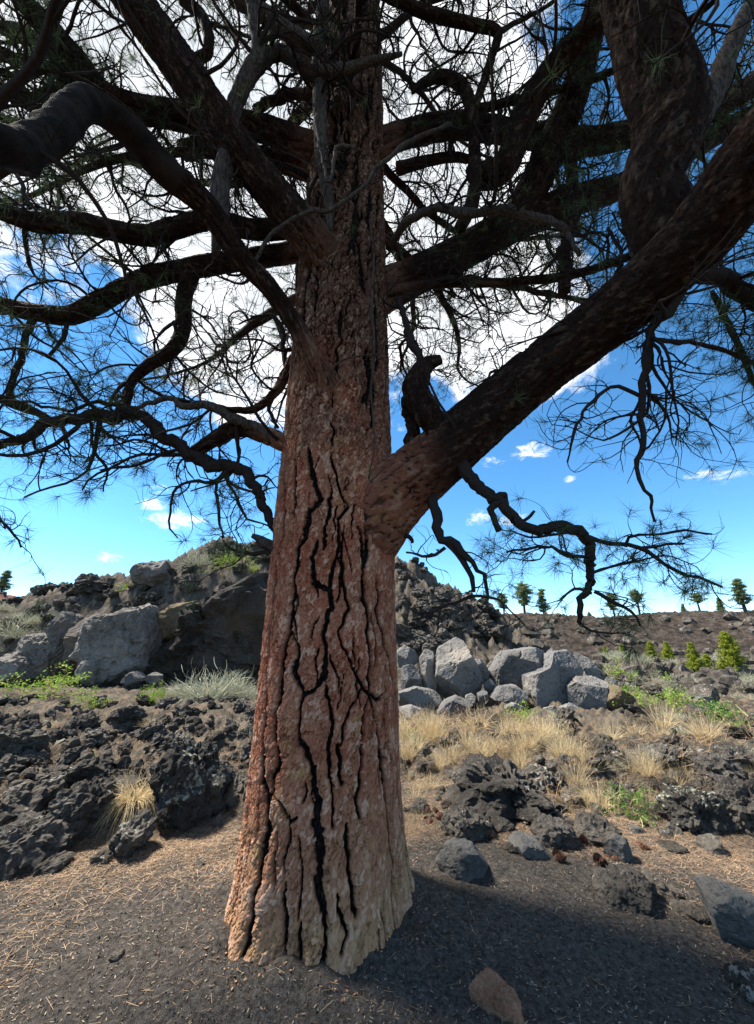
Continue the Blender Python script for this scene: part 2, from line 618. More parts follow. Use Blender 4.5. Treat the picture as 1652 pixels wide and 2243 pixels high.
def height(x, y):
    x = np.asarray(x, float)
    y = np.asarray(y, float)
    sh = x.shape
    x = x.ravel()
    y = y.ravel()
    h = hbase(x, y)
    lm = lava_mask(x, y)
    p = np.stack([x, y, 0 * x], 1)
    rough = .5 * billow(p * 1.25 + 3.1, 5, 0.62) + .5 * (.4 + .5 * fbm(p * 1.9 + 8, 5, .62))
    rough2 = billow(p * 5.3 + 9.1, 3, 0.65)
    far = sstep(19, 40, y)
    out_ = sstep(12.5, 15.0, y) * sstep(0.4, 1.2, h) * (1 - far)
    amp = (0.50 - 0.14 * sstep(0, -1, x)) * (1 - 0.35 * sstep(0.5, 2.2, x) * sstep(11, 7, y))
    h = h + lm * (amp * (rough - 0.36) + 0.13 * sstep(17, 9, y) * (rough2 - 0.35)) * (1 - 0.2 * far)
    h = h + out_ * (0.95 * (billow(p * 0.75 + 31, 5, 0.6) - 0.38) + 0.25 * (rough2 - 0.35))
    h = h + far * 0.9 * (billow(p * 0.45 + 17, 5, 0.66) - 0.38)
    # soft trampled relief of the cinders in front
    h = h + (1 - lm) * (0.022 * fbm(p * 1.7, 3) + 0.012 * fbm(p * 6 + 5, 3) + 0.006 * fbm(p * 21 + 2, 2))
    return h.reshape(sh)


def ground_z(x, y):
    return float(height(np.array([x]), np.array([y]))[0])


def ground_hit(px, py):
    """where the ray through a point of the picture meets the land"""
    d = ray(px, py)
    t0 = 0.5
    prev = None
    ts = 1.2 * 1.018 ** np.arange(260)
    pts = np.array([0, 0, CAMZ]) + ts[:, None] * d
    hh = height(pts[:, 0], pts[:, 1])
    below = np.nonzero(pts[:, 2] <= hh)[0]
    k = below[0] if len(below) else len(ts) - 1
    return pts[k]


ang = np.concatenate([np.linspace(-180, -62, 60, endpoint=False), np.linspace(-62, 62, 520), np.linspace(62, 180, 60)[1:]])
rad = np.concatenate([[0.0], np.geomspace(0.5, 2.0, 26, endpoint=False), np.geomspace(2.0, 30, 280, endpoint=False), np.geomspace(30, 90, 70, endpoint=False), np.geomspace(90, 3000, 24)])
A, RR = np.meshgrid(np.radians(ang[:-1]), rad)
gx = np.sin(A) * RR
gy = np.cos(A) * RR
gz = height(gx, gy)
na = len(ang) - 1
idx = np.arange(gx.size).reshape(gx.shape)
i0, i1 = idx[:-1], idx[1:]
q = np.stack([i0, np.roll(i0, -1, 1), np.roll(i1, -1, 1), i1], -1).reshape(-1, 4)
gv = np.stack([gx.ravel(), gy.ravel(), gz.ravel()], 1)
lm = lava_mask(gx.ravel(), gy.ravel())
M_GROUND, nt, b = new_mat('cinder_ground')
co = geopos(nt)
s = node(nt, 'ShaderNodeSeparateXYZ')
nt.links.new(co, s.inputs[0])
lav = attr(nt, 'lava')
n1 = noise(nt, co, 0.9, 5, 0.6)
n2 = noise(nt, co, 34, 6, 0.72)
n3 = noise(nt, co, 150, 3, 0.6)
cind = mixc(nt, mapr(nt, n2, .3, .72), (0.040, 0.035, 0.030), (0.140, 0.123, 0.105))
litter = mixc(nt, mapr(nt, noise(nt, co, 60, 5, .75), .36, .64), (0.05, 0.042, 0.036), (0.21, 0.165, 0.122))
lf = attr(nt, 'litter')
lfn = fmath(nt, 'ADD', lf, fmath(nt, 'MULTIPLY', fmath(nt, 'SUBTRACT', noise(nt, co, 5.5, 6, .7), 0.5), 1.3))
c = mixc(nt, mapr(nt, lfn, 0.3, 0.85, 0, 0.85), cind, litter)
lavac = mixc(nt, mapr(nt, n1, .35, .7), (0.055, 0.049, 0.042), (0.17, 0.15, 0.122))
lavac = mixc(nt, mapr(nt, noise(nt, co, 7, 6, .7), .47, .62, 0, .75), lavac, (0.24, 0.17, 0.11))
lavac = mixc(nt, mapr(nt, noise(nt, co, 21, 6, .7), .58, .68, 0, .7), lavac, (0.27, 0.27, 0.22))
lavac = mixc(nt, mapr(nt, s.outputs[1], 12.0, 14.5, 0, .75), lavac, mixc(nt, mapr(nt, noise(nt, co, 2.2, 8, .72), .36, .66), (0.045, 0.039, 0.033), (0.17, 0.148, 0.122)))
c = mixc(nt, lav, c, lavac)
farc = mixc(nt, mapr(nt, noise(nt, co, 1.1, 9, .75), .38, .64), (0.020, 0.017, 0.014), (0.075, 0.060, 0.049))
redc = mixc(nt, mapr(nt, noise(nt, co, 0.5, 6, .7), .4, .65), (0.10, 0.052, 0.038), (0.16, 0.095, 0.07))
farc = mixc(nt, mapr(nt, s.outputs[0], -4.0, -14.0), farc, redc)
c = mixc(nt, mapr(nt, s.outputs[1], 19, 30), c, farc)
nt.links.new(c, b.inputs['Base Color'])
b.inputs['Roughness'].default_value = 0.95
n7 = noise(nt, co, 9, 7, 0.7)
h = fmath(nt, 'ADD', fmath(nt, 'ADD', n2, fmath(nt, 'MULTIPLY', n3, 0.5)), fmath(nt, 'MULTIPLY', n7, fmath(nt, 'ADD', 1.0, fmath(nt, 'MULTIPLY', lav, 2.5))))
bump(nt, b, h, 1.0, 0.035)


def litter_mask(x, y):
    p = np.stack([x, y, 0 * x], 1)
    d = np.hypot(x - TX, (y - TY))
    v = sstep(1.25, 2.6, np.hypot((x - TX - 0.35) * 0.9, (y - TY) * 0.85 + 0.45)) * 0.75
    v = v + 0.9 * np.exp(-((y - 4.1 - 0.25 * np.sin(x * 1.3)) / 0.5) ** 2)
    v = v + 0.35 * fbm(p * 0.8 + 4, 3)
    return np.clip(v, 0, 1)


gme = mesh_from('ground', gv, q, True, {'lava': lm, 'litter': litter_mask(gv[:, 0], gv[:, 1])})
ground = link('ground', gme, M_GROUND, kind='structure')

# ------------------------------------------------------------------ the big pine
TREE = bpy.data.objects.new('pine_tree', None)
C.objects.link(TREE)
TREE.location = (TX, TY, 0)
tag(TREE, 'massive old pine with reddish furrowed trunk and dark spreading limbs on black cinders', 'tree')
TO = np.array([TX, TY, 0.0])


def level_line(q, k):
    """distance (in q units) to the zero lines of a noise field"""
    n = perlin(q)
    e = 0.03
    gx_ = (perlin(q + np.array([e, 0, 0])) - n) / e
    gy_ = (perlin(q + np.array([0, e, 0])) - n) / e
    gz_ = (perlin(q + np.array([0, 0, e])) - n) / e
    return np.abs(n) / np.maximum(np.sqrt(gx_ ** 2 + gy_ ** 2 + (gz_ * k) ** 2), 0.45)


def bark_height(u, v, freq, aniso, circ, seed, depth, fl=(0.028, 0.045), fw=1.0):
    """u in 0..1 around, v metres along -> displacement, fissure mask, flake value"""
    Rm = circ / (2 * math.pi)
    c3 = np.stack([np.cos(u * 2 * math.pi) * Rm, np.sin(u * 2 * math.pi) * Rm, v], 1)
    jag = np.stack([fbm(c3 * 7 + seed, 4, 0.6), fbm(c3 * 7 + 30 + seed, 4, 0.6), 0 * v], 1)
    q = (c3 + jag * 0.030 / max(1, freq / 6)) * np.array([freq, freq, freq * aniso]) + seed * 1.37
    d1 = level_line(q, aniso) / freq
    wid = np.clip(0.0125 + 0.017 * fbm(c3 * np.array([2, 2, 1.2]) + 77 + seed, 3), 0.0015, 0.030) * fw * min(1.0, 8 / freq + .2)
    fis = 1 - sstep(wid * 0.6, wid * 1.1, d1)
    q2 = (c3 + jag * 0.03) * np.array([freq * 1.9, freq * 1.9, freq * aniso * 2.4]) + 11 + seed
    d2 = level_line(q2, aniso) / (freq * 1.9)
    w2 = np.clip(0.0016 + 0.007 * fbm(c3 * 1.7 + 17 + seed, 2), 0.0, 0.008) * fw
    crack = (1 - sstep(w2 * .5, w2 + 1e-4, d2)) * (w2 > 0.0012)
    nf = max(12, int(circ / fl[0]))
    jag2 = fbm(c3 * 24 + seed, 2, 0.6) * 0.5
    g1, g2, fid = voro(u * nf + jag2, v / fl[1] + jag2, nf, seed + 3)
    nm = max(8, int(circ / (fl[0] * 2.4)))
    m1, m2, mid = voro(u * nm + jag2, v / (fl[1] * 2.6) + jag2, nm, seed + 9)
    plate = fbm(q * .5 + 5, 2)
    k = min(1.0, depth / 0.03)
    edge = 1 - sstep(0.0, 0.2, g2 - g1)
    d = -depth * np.maximum(fis, crack * 0.45) + depth * .22 * plate * (1 - fis)
    d = d + depth * .35 * sstep(0.0, 0.06, d1) * (1 - sstep(.06, .2, d1)) * 0.5
    d = d + k * ((fid - 0.5) * 0.006 + (mid - .5) * 0.007 - edge * 0.004) + k * 0.006 * fbm(c3 * 6 + 3, 3)
    tone = np.clip(0.5 * fid + 0.45 * mid - 0.3 * edge + .08, 0, 1)
    chk = (1 - sstep(.04, .14, m2 - m1)) * sstep(-.4, .2, fbm(c3 * 4 + 3, 2))
    d = d - depth * .5 * chk
    return d, np.maximum(np.maximum(fis * .45, crack * 0.4), chk * .6), tone


# --- trunk
tz = [(-0.25, .66), (-0.05, .615), (0.06, .575), (.2, .545), (.45, .52), (.8, .503), (1.5, .492), (2.0, .488), (2.8, .475), (3.6, .462), (5, .45), (7, .44), (9, .42), (11, .37), (14, .25), (17, .11), (18.3, .02)]
zr = np.concatenate([np.arange(-0.15, 3.6, 0.0088), np.arange(3.6, 8, 0.014), np.arange(8, 11, 0.03), np.arange(11, 18.35, 0.12)])
th = np.concatenate([np.linspace(-math.pi * 1.06, 0.06 * math.pi, 250, endpoint=False), np.linspace(0.06 * math.pi, 0.94 * math.pi, 70, endpoint=False)])
TH, ZZ = np.meshgrid(th, zr)
r0 = np.interp(ZZ, [a for a, _ in tz], [b_ for _, b_ in tz])
flare = sstep(0.9, -0.05, ZZ)
r0 = r0 * (1 + flare * 0.05 * np.sin(TH * 5 + 0.6) * sstep(.9, .0, ZZ) + flare * 0.018 * np.sin(TH * 9 + 2) + 0.015 * np.sin(TH * 3 + ZZ * 0.7))
base3 = np.stack([np.cos(TH) * 0.48, np.sin(TH) * 0.48, ZZ], -1).reshape(-1, 3)
U = ((TH / (2 * math.pi)) % 1.0).ravel()
V = ZZ.ravel()
r1d = np.interp(zr, [a_ for a_, _ in tz], [b_ for _, b_ in tz])
tha = th % (2 * math.pi)


def on_trunk(px, py):
    """bearing and height where a sight line meets the stem"""
    d = ray(px, py)
    o_ = np.array([-TX, -TY, CAMZ])
    rad_t = 0.5
    for _ in range(3):
        A_ = d[0] ** 2 + d[1] ** 2
        B_ = 2 * (o_[0] * d[0] + o_[1] * d[1])
        C_ = o_[0] ** 2 + o_[1] ** 2 - rad_t ** 2
        disc = max(B_ * B_ - 4 * A_ * C_, 0)
        t_ = (-B_ - math.sqrt(disc)) / (2 * A_)
        p_ = o_ + d * t_
        rad_t = float(np.interp(p_[2], zr, r1d))
    return math.atan2(p_[1], p_[0]), p_[2]


LA = [([(190, 0), (200, 150), (200, 350), (190, 560), (135, 700), (115, 900), (95, 1100), (75, 1300), (50, 1500), (30, 1750), (18, 2000), (5, 2300), (-8, 2480)], 26),
      ([(430, -260), (440, -120), (460, 0), (490, 130), (530, 220), (430, 330), (410, 480), (390, 580), (330, 680), (310, 850), (290, 1000), (290, 1130), (260, 1350), (230, 1500), (190, 1650), (170, 1800), (160, 1950), (150, 2100), (120, 2240), (110, 2480)], 34),
      ([(640, 150), (620, 300), (590, 420), (580, 550), (560, 690)], 26), ([(500, 620), (465, 750), (450, 900), (480, 1000), (530, 1040), (620, 1100)], 34),
      ([(810, 290), (700, 400), (720, 500), (700, 650), (680, 780), (650, 870), (630, 980), (620, 1100), (640, 1250), (600, 1350), (550, 1450), (570, 1600), (590, 1750), (570, 1900), (510, 1980), (450, 2040), (380, 2080)], 26),
      ([(740, 480), (742, 700), (740, 900), (770, 1100), (790, 1250), (740, 1400), (690, 1500), (740, 1600), (800, 1750), (860, 1880), (930, 1990), (990, 2060)], 20),
      ([(900, 480), (930, 650), (950, 850), (940, 1000), (950, 1180), (985, 1280), (990, 1500), (1000, 1700), (1000, 1900), (1010, 2040)], 24),
      ([(640, -200), (660, -80), (680, 10), (720, 120), (745, 210), (800, 300)], 22), ([(960, 250), (970, 500), (985, 700), (960, 860)], 34),
      ([(1240, 700), (1222, 850), (1220, 1000), (1230, 1200), (1240, 1500), (1250, 1800), (1270, 2020), (1290, 2300)], 20),
      ([(1070, 950), (1090, 1130), (1070, 1250), (1080, 1400), (1130, 1500), (1150, 1620), (1190, 1750), (1200, 1880), (1230, 2000), (1250, 2200), (1265, 2400)], 24),
      ([(290, 1480), (330, 1620), (340, 1700), (300, 1780), (270, 1830), (300, 1900), (340, 1980), (375, 2060), (350, 2160), (330, 2300), (330, 2480)], 30),
      ([(1130, 2060), (1080, 2130), (1010, 2060), (960, 2200), (930, 2350), (920, 2500)], 20), ([(580, 1980), (600, 2080), (640, 2190), (640, 2400), (610, 2600), (600, 2818)], 18), ([(930, 1990), (860, 2150), (760, 2350), (710, 2549)], 14), ([(1010, 2040), (1050, 2300), (1110, 2550)], 22),
      ([(300, -150), (310, 100), (300, 250), (290, 400)], 16), ([(1010, 1300), (1040, 1450), (1060, 1650), (1060, 1800)], 16), ([(840, 1500), (850, 1700), (870, 1880)], 10)]
LB = [([(380, -200), (385, 0), (392, 100), (410, 230), (415, 400), (430, 480), (380, 700), (350, 900), (330, 1100), (290, 1250), (265, 1400), (255, 1480)], 30),
      ([(485, -200), (510, 0), (470, 60), (450, 170), (432, 260), (430, 420)], 20), ([(470, 220), (510, 270), (560, 360), (600, 415), (650, 380)], 8),
      ([(650, -200), (710, -80), (750, 0), (760, 120), (800, 250), (790, 400), (800, 560), (800, 750), (800, 900), (830, 1050), (840, 1200), (830, 1400), (800, 1600)], 30),
      ([(870, 60), (885, 130), (900, 260), (905, 460)], 9), ([(955, -150), (955, 0), (965, 140)], 20), ([(1000, 440), (1010, 600), (1035, 720), (1040, 900), (1060, 1030), (1075, 1110)], 17),
      ([(1125, -150), (1115, 0), (1110, 150), (1090, 260), (1098, 400)], 20), ([(1270, -150), (1280, 0), (1300, 150), (1310, 300), (1330, 480), (1370, 650), (1390, 850), (1380, 1000), (1400, 1240)], 26),
      ([(1380, 0), (1390, 200), (1420, 350), (1440, 600), (1460, 800), (1500, 1000), (1520, 1180)], 20), ([(545, 880), (540, 1050), (550, 1250), (530, 1420)], 12), ([(655, 1200), (645, 1350), (650, 1580)], 15),
      ([(945, 950), (965, 1080), (985, 1200), (970, 1380)], 14), ([(295, 100), (268, 350), (238, 600), (205, 880), (170, 1050), (140, 1250)], 20), ([(1250, 1380), (1220, 1300), (1230, 1200)], 6), ([(700, 130), (720, 200), (680, 260)], 7)]
LINES = []
for rows_, k0x, k0y, kk_ in [(LA, 578.4, 1041.2, .2321), (LB, 462.7, 1677.4, .2941)]:
    for pts_, w_ in rows_:
        tzs = [on_trunk(k0x + a_ * kk_, k0y + b_ * kk_) for a_, b_ in pts_]
        LINES.append((np.array(tzs), w_ * kk_ / 2 / FPX * 2.55 * 1.65))
lr = np.random.default_rng(8)
for k in range(560):
    if k < 150:          # upper stem, all round
        z0, t0_, ln_, w_ = lr.uniform(3.3, 9.5), lr.uniform(0, 6.283), lr.uniform(.3, .9), lr.uniform(.012, .027)
    elif k < 230:        # back and flanks of the lower stem
        z0, t0_, ln_, w_ = lr.uniform(-.3, 3.2), lr.uniform(.02 * math.pi, .98 * math.pi), lr.uniform(.5, 1.4), lr.uniform(.012, .026)
    elif k < 290:        # upper stem, facing this way
        z0, t0_, ln_, w_ = lr.uniform(3.2, 8.5), lr.uniform(math.pi, 2 * math.pi), lr.uniform(.3, .9), lr.uniform(.012, .028)
    else:                # thin checks everywhere
        z0, t0_, ln_, w_ = lr.uniform(-.1, 6), lr.uniform(0, 6.283), lr.uniform(.08, .4), lr.uniform(.003, .008)
    n_ = max(4, int(ln_ / .09))
    dt = np.cumsum(lr.normal(size=n_) * .045 + lr.normal() * .012)
    LINES.append((np.stack([t0_ + dt, z0 + np.linspace(0, ln_, n_)], 1), w_))
NR, NC = TH.shape
dist = np.full((NR, NC), 9.0)
for tzs, w_ in LINES:
    seglen_ = np.hypot(np.diff(tzs[:, 0]) * .49, np.diff(tzs[:, 1])).sum()
    n_ = max(4, int(seglen_ / .022))
    ii = np.linspace(0, len(tzs) - 1, n_)
    a_l = np.interp(ii, np.arange(len(tzs)), tzs[:, 0])
    z_l = np.interp(ii, np.arange(len(tzs)), tzs[:, 1])
    sd = lr.uniform(0, 99)
    prm = np.linspace(0, seglen_, n_)
    a_l = a_l + perlin(np.stack([prm * 9, prm * 0 + sd, prm * 0], 1)) * .035 + perlin(np.stack([prm * 26, prm * 0 + sd, prm * 0 + 5], 1)) * .022
    wl = w_ * np.clip(.85 + .7 * perlin(np.stack([prm * 5, prm * 0 + sd, prm * 0 + 9], 1)), .3, 1.7) * np.minimum(1, np.minimum(np.arange(n_) + 2.5, n_ - np.arange(n_) + 1.5) / 4)
    for i in range(n_ - 1):
        zl, zh = min(z_l[i], z_l[i + 1]) - .05, max(z_l[i], z_l[i + 1]) + .05
        ra, rb = np.searchsorted(zr, zl), np.searchsorted(zr, zh)
        if rb <= ra:
            continue
        rc = r1d[ra]
        am = .5 * (a_l[i] + a_l[i + 1])
        da = (tha - am + math.pi) % (2 * math.pi) - math.pi
        cs = np.nonzero(np.abs(da) < .13 + abs(a_l[i + 1] - a_l[i]))[0]
        if len(cs) == 0:
            continue
        X = (da[cs] * rc)[None, :]
        Z = zr[ra:rb][:, None]
        x0, x1 = (a_l[i] - am) * rc, (a_l[i + 1] - am) * rc
        ex, ez = x1 - x0, z_l[i + 1] - z_l[i]
        tt = np.clip(((X - x0) * ex + (Z - z_l[i]) * ez) / (ex * ex + ez * ez + 1e-9), 0, 1)
        dd_ = np.hypot(X - x0 - tt * ex, Z - z_l[i] - tt * ez) / (wl[i] + 1e-6)
        sub_ = dist[ra:rb]
        sub_[:, cs] = np.minimum(sub_[:, cs], dd_)
dist = dist.ravel()
c3 = np.stack([np.cos(TH.ravel()) * .48, np.sin(TH.ravel()) * .48, V], 1)
fis = 1 - sstep(.55, 1.22, dist + .5 * fbm(c3 * 34, 3))
jag2 = fbm(c3 * 24, 2, 0.6) * 0.5
g1, g2, fid = voro(U * 112 + jag2, V / .042 + jag2, 112, 3)
m1, m2, mid = voro(U * 46 + jag2, V / .105 + jag2, 46, 9)
up_ = sstep(2.6, 4.4, V)
edge = 1 - sstep(0, .22, g2 - g1)
chk = (1 - sstep(.05, .13, m2 - m1)) * (.35 + .65 * up_) * sstep(-.35, .2, fbm(c3 * 4 + 3, 2) + .5 * up_)
fis = np.maximum(fis, chk * .62)
disp = -.046 * fis + .007 * fbm(c3 * np.array([5, 5, 1.5]), 3) + (fid - .5) * .005 + (mid - .5) * .007 - edge * .004 + .010 * sstep(1, 3, dist)
flk = np.clip(.6 * fid + .4 * mid - .45 * edge + .1, 0, 1)
rr = r0.ravel() + disp
tv = np.stack([np.cos(TH.ravel()) * rr, np.sin(TH.ravel()) * rr, V], 1)
# slight swelling where the great limb leaves the stem
idx = np.arange(TH.size).reshape(TH.shape)
i0, i1 = idx[:-1], idx[1:]
q = np.stack([i0, np.roll(i0, -1, 1), np.roll(i1, -1, 1), i1], -1).reshape(-1, 4)
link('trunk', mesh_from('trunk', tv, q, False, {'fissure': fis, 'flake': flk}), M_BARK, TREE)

# --- limbs: control rows are (x, y) in a 1652x2243 picture, distance ahead, thickness
BR = []


def limb(rows, mat='limb', twig=1.0, alive=0.5, droop=0.0, level=1.0, spread=1.0):
    pts = []
    for (px, py, Y, wpx) in rows:
        p, t = P(px, py, Y)
        pts.append([p[0], p[1], p[2], wpx / 2 / FPX * t])
    px, py = rows[-1][:2]
    if pts[-1][3] > .015 and (px < 0 or px > 1652 or py < 0):
        # the limb goes on beyond the picture and tapers out
        a_, b_ = np.array(pts[-2]), np.array(pts[-1])
        d_ = (b_ - a_)[:3]
        d_ /= np.linalg.norm(d_)
        d_ = d_ * .8 + np.array([(b_[0] - TX), (b_[1] - TY), 0]) / np.hypot(b_[0] - TX, b_[1] - TY) * .4 + np.array([0, 0, .12])
        L_ = 14 * b_[3] + .5
        for f_, k_ in ((.3, .8), (.6, .55), (.85, .3), (1.0, .1)):
            q_ = b_[:3] + d_ * L_ * f_ + np.array([.08 * math.sin(f_ * 9), .06 * math.cos(f_ * 7), .1 * math.sin(f_ * 6)])
            pts.append([q_[0], q_[1], q_[2], b_[3] * k_])
    BR.append(dict(pts=np.array(pts), mat=mat, twig=twig, alive=alive, droop=droop, spread=spread))


def wlimb(pts, **kw):
    BR.append(dict(pts=np.array(pts, float), mat=kw.get('mat', 'limb'), twig=kw.get('twig', 1.0), alive=kw.get('alive', 0.8), droop=kw.get('droop', 0.0), spread=kw.get('spread', 1.0)))


# right side
limb([(735, 1300, 3.2, 100), (792, 1180, 3.03, 175), (848, 1100, 2.94, 168), (955, 1008, 2.83, 142), (1130, 855, 2.6, 126), (1300, 722, 2.28, 128), (1440, 605, 1.95, 140), (1560, 480, 1.65, 155), (1660, 340, 1.38, 162), (1800, 180, 1.1, 150), (2000, 20, .85, 140)], twig=0.25, alive=.3)
limb([(1470, 590, 1.92, 120), (1450, 500, 1.84, 140), (1425, 400, 1.76, 128), (1470, 270, 1.64, 150), (1425, 120, 1.5, 140), (1400, 0, 1.38, 140), (1360, -150, 1.2, 120), (1330, -300, 1.0, 95)], twig=.4, alive=.6)
limb([(1500, 300, 1.62, 60), (1560, 210, 1.6, 46), (1600, 110, 1.55, 40), (1640, 20, 1.5, 34)], mat='dead', twig=.3, alive=0)
limb([(760, 690, 3.1, 95), (840, 640, 3.2, 92), (910, 605, 3.25, 82), (1000, 560, 3.3, 78), (1130, 490, 3.35, 74), (1260, 440, 3.4, 62), (1400, 392, 3.5, 52), (1560, 300, 3.6, 46), (1700, 230, 3.8, 40)], twig=1.1, alive=.7)
limb([(1120, 495, 3.34, 66), (1165, 420, 3.2, 74), (1205, 330, 3.05, 70), (1255, 215, 2.85, 66), (1285, 100, 2.6, 64), (1320, -20, 2.3, 60), (1340, -160, 2.0, 54)], twig=.9, alive=.7)
limb([(1035, 372, 2.95, 40), (1065, 385, 2.9, 58), (1110, 358, 2.8, 60), (1150, 252, 2.6, 60), (1200, 165, 2.4, 54), (1265, 88, 2.2, 50), (1330, 15, 2.0, 46), (1400, -80, 1.8, 40)], twig=.8, alive=.7)
limb([(800, 330, 3.2, 55), (870, 300, 3.3, 54), (1000, 275, 3.35, 52), (1130, 292, 3.3, 50), (1260, 312, 3.3, 56), (1400, 290, 3.3, 52), (1560, 240, 3.4, 50), (1680, 170, 3.5, 46)], twig=1.0, alive=.8)
limb([(1008, 500, 2.9, 26), (1038, 430, 2.85, 30), (1040, 340, 2.8, 26), (1036, 250, 2.75, 27), (1015, 190, 2.7, 27), (960, 168, 2.65, 24), (905, 200, 2.6, 12)], twig=.8, alive=.3)
limb([(1040, 235, 2.74, 18), (1075, 130, 2.6, 18), (1090, 72, 2.5, 20), (1040, 55, 2.45, 22), (960, 35, 2.4, 24), (890, 10, 2.35, 22), (820, -30, 2.3, 20)], twig=.8, alive=.5)
limb([(1090, 74, 2.5, 12), (1130, 50, 2.45, 9), (1190, 20, 2.4, 8), (1240, -20, 2.3, 6)], twig=.8, alive=.5)
limb([(850, 545, 3.0, 14), (900, 480, 2.7, 17), (960, 455, 2.6, 17), (1020, 470, 2.5, 20), (1100, 460, 2.4, 20), (1180, 480, 2.35, 18), (1230, 495, 2.3, 14), (1270, 560, 2.3, 8)], mat='dead', twig=.8, alive=.1)
limb([(1330, 700, 2.2, 14), (1345, 640, 2.15, 10), (1360, 560, 2.1, 8), (1330, 500, 2.1, 6)], twig=.8, alive=.4)
limb([(1235, 640, 2.9, 26), (1245, 540, 2.95, 24), (1260, 450, 3.0, 22), (1250, 370, 3.0, 22), (1270, 280, 3.0, 18)], twig=1, alive=.6)
limb([(870, 370, 3.3, 26), (925, 355, 3.2, 22), (990, 345, 3.1, 20), (1030, 350, 3.0, 16)], twig=1, alive=.3)
# stub and hooked pair above the great limb
limb([(975, 985, 2.72, 52), (950, 935, 2.68, 56), (918, 885, 2.66, 62), (905, 840, 2.66, 56), (930, 805, 2.66, 40), (965, 790, 2.66, 18)], twig=.5, alive=0)
limb([(908, 995, 2.85, 28), (898, 940, 2.8, 30), (893, 880, 2.75, 26), (905, 835, 2.68, 22)], twig=.2, alive=0)
limb([(930, 810, 2.66, 12), (905, 760, 2.7, 18), (890, 700, 2.75, 14), (875, 660, 2.85, 14)], twig=.8, alive=.1)
# hanging branches right
limb([(1000, 1000, 2.72, 30), (1030, 1040, 2.66, 28), (1070, 1082, 2.6, 26), (1103, 1092, 2.56, 24), (1112, 1125, 2.54, 24), (1150, 1152, 2.5, 24), (1210, 1160, 2.46, 24), (1268, 1160, 2.44, 24), (1284, 1210, 2.44, 20), (1300, 1290, 2.44, 16), (1265, 1368, 2.42, 8)], twig=0.0, alive=1)
for rows, tw, al in [
    ([(1272, 1170, 2.44, 10), (1330, 1190, 2.4, 10), (1400, 1200, 2.34, 9), (1440, 1225, 2.3, 9), (1490, 1255, 2.28, 8), (1540, 1270, 2.25, 7), (1580, 1285, 2.22, 5)], 1.3, .9),
    ([(1400, 1200, 2.34, 7), (1450, 1195, 2.3, 6), (1500, 1192, 2.28, 5)], 1.2, .6),
    ([(1370, 1198, 2.36, 7), (1385, 1172, 2.34, 6), (1430, 1172, 2.3, 6), (1500, 1160, 2.25, 5), (1560, 1170, 2.2, 4)], .8, .5),
    ([(1302, 1295, 2.44, 9), (1350, 1320, 2.4, 8), (1390, 1345, 2.36, 6), (1400, 1370, 2.34, 4)], 1.3, .7),
    ([(1284, 1220, 2.44, 8), (1240, 1215, 2.44, 10), (1215, 1200, 2.44, 8), (1160, 1200, 2.42, 6), (1105, 1208, 2.4, 4)], 1.2, .9),
    ([(1265, 1162, 2.44, 7), (1215, 1170, 2.46, 6), (1165, 1178, 2.5, 5), (1120, 1160, 2.52, 3)], 1.2, .9),
    ([(1290, 1260, 2.44, 7), (1340, 1240, 2.5, 6), (1400, 1230, 2.5, 5), (1440, 1220, 2.5, 3)], 1.2, .9),
    ([(1268, 1365, 2.42, 6), (1310, 1385, 2.4, 5), (1370, 1390, 2.38, 3)], 1.2, .9),
    ([(1296, 1300, 2.44, 7), (1260, 1290, 2.45, 6), (1225, 1315, 2.46, 4)], 1.2, .9),
    ([(1105, 1100, 2.56, 18), (1075, 1110, 2.56, 16), (1088, 1158, 2.54, 12)], 0, 0),
    ([(1140, 1152, 2.5, 9), (1155, 1135, 2.5, 8), (1168, 1118, 2.49, 6)], 0, 0),
    ([(945, 1085, 2.78, 22), (955, 1130, 2.72, 22), (972, 1180, 2.68, 20), (1010, 1205, 2.62, 18), (1035, 1235, 2.6, 12), (1065, 1300, 2.56, 6)], 1.0, .05),
    ([(975, 1185, 2.68, 12), (1010, 1225, 2.64, 13), (1028, 1255, 2.62, 11), (1035, 1305, 2.6, 9)], .8, .05),
    ([(1035, 1305, 2.6, 9), (990, 1320, 2.6, 7), (950, 1340, 2.62, 6), (905, 1360, 2.66, 4)], 1.2, 0),
    ([(1035, 1305, 2.6, 7), (1085, 1310, 2.56, 6), (1110, 1330, 2.54, 4), (1150, 1370, 2.5, 3)], 1.2, 0),
    ([(975, 1200, 2.7, 8), (935, 1220, 2.72, 6), (890, 1210, 2.76, 4)], 1.2, 0),
    ([(880, 1170, 2.9, 12), (905, 1190, 2.86, 8)], 0, 0),
    ([(1520, 590, 1.9, 26), (1470, 680, 2.0, 22), (1425, 745, 2.1, 19), (1412, 830, 2.15, 16), (1405, 930, 2.2, 13), (1398, 1020, 2.2, 10), (1420, 1085, 2.2, 7), (1432, 1150, 2.2, 5)], 1.9, .2),
    ([(1408, 870, 2.18, 9), (1345, 845, 2.2, 9), (1300, 880, 2.2, 8), (1258, 945, 2.2, 6), (1240, 1010, 2.2, 4)], 1.9, .05),
    ([(1408, 850, 2.18, 8), (1460, 905, 2.2, 6), (1475, 960, 2.2, 4)], 2.0, .1),
    ([(1440, 745, 2.1, 12), (1500, 750, 2.2, 11), (1580, 765, 2.3, 10), (1660, 800, 2.4, 9), (1740, 820, 2.5, 8)], 1.2, 1),
    ([(1510, 605, 2.0, 30), (1590, 610, 2.1, 34), (1640, 650, 2.2, 34), (1720, 690, 2.3, 28)], 1.3, 1),
    ([(1560, 640, 2.3, 12), (1600, 720, 2.5, 12), (1650, 830, 2.6, 10), (1700, 900, 2.7, 8)], 1.3, 1),
]:
    limb(rows, twig=tw, alive=al, mat='twig')
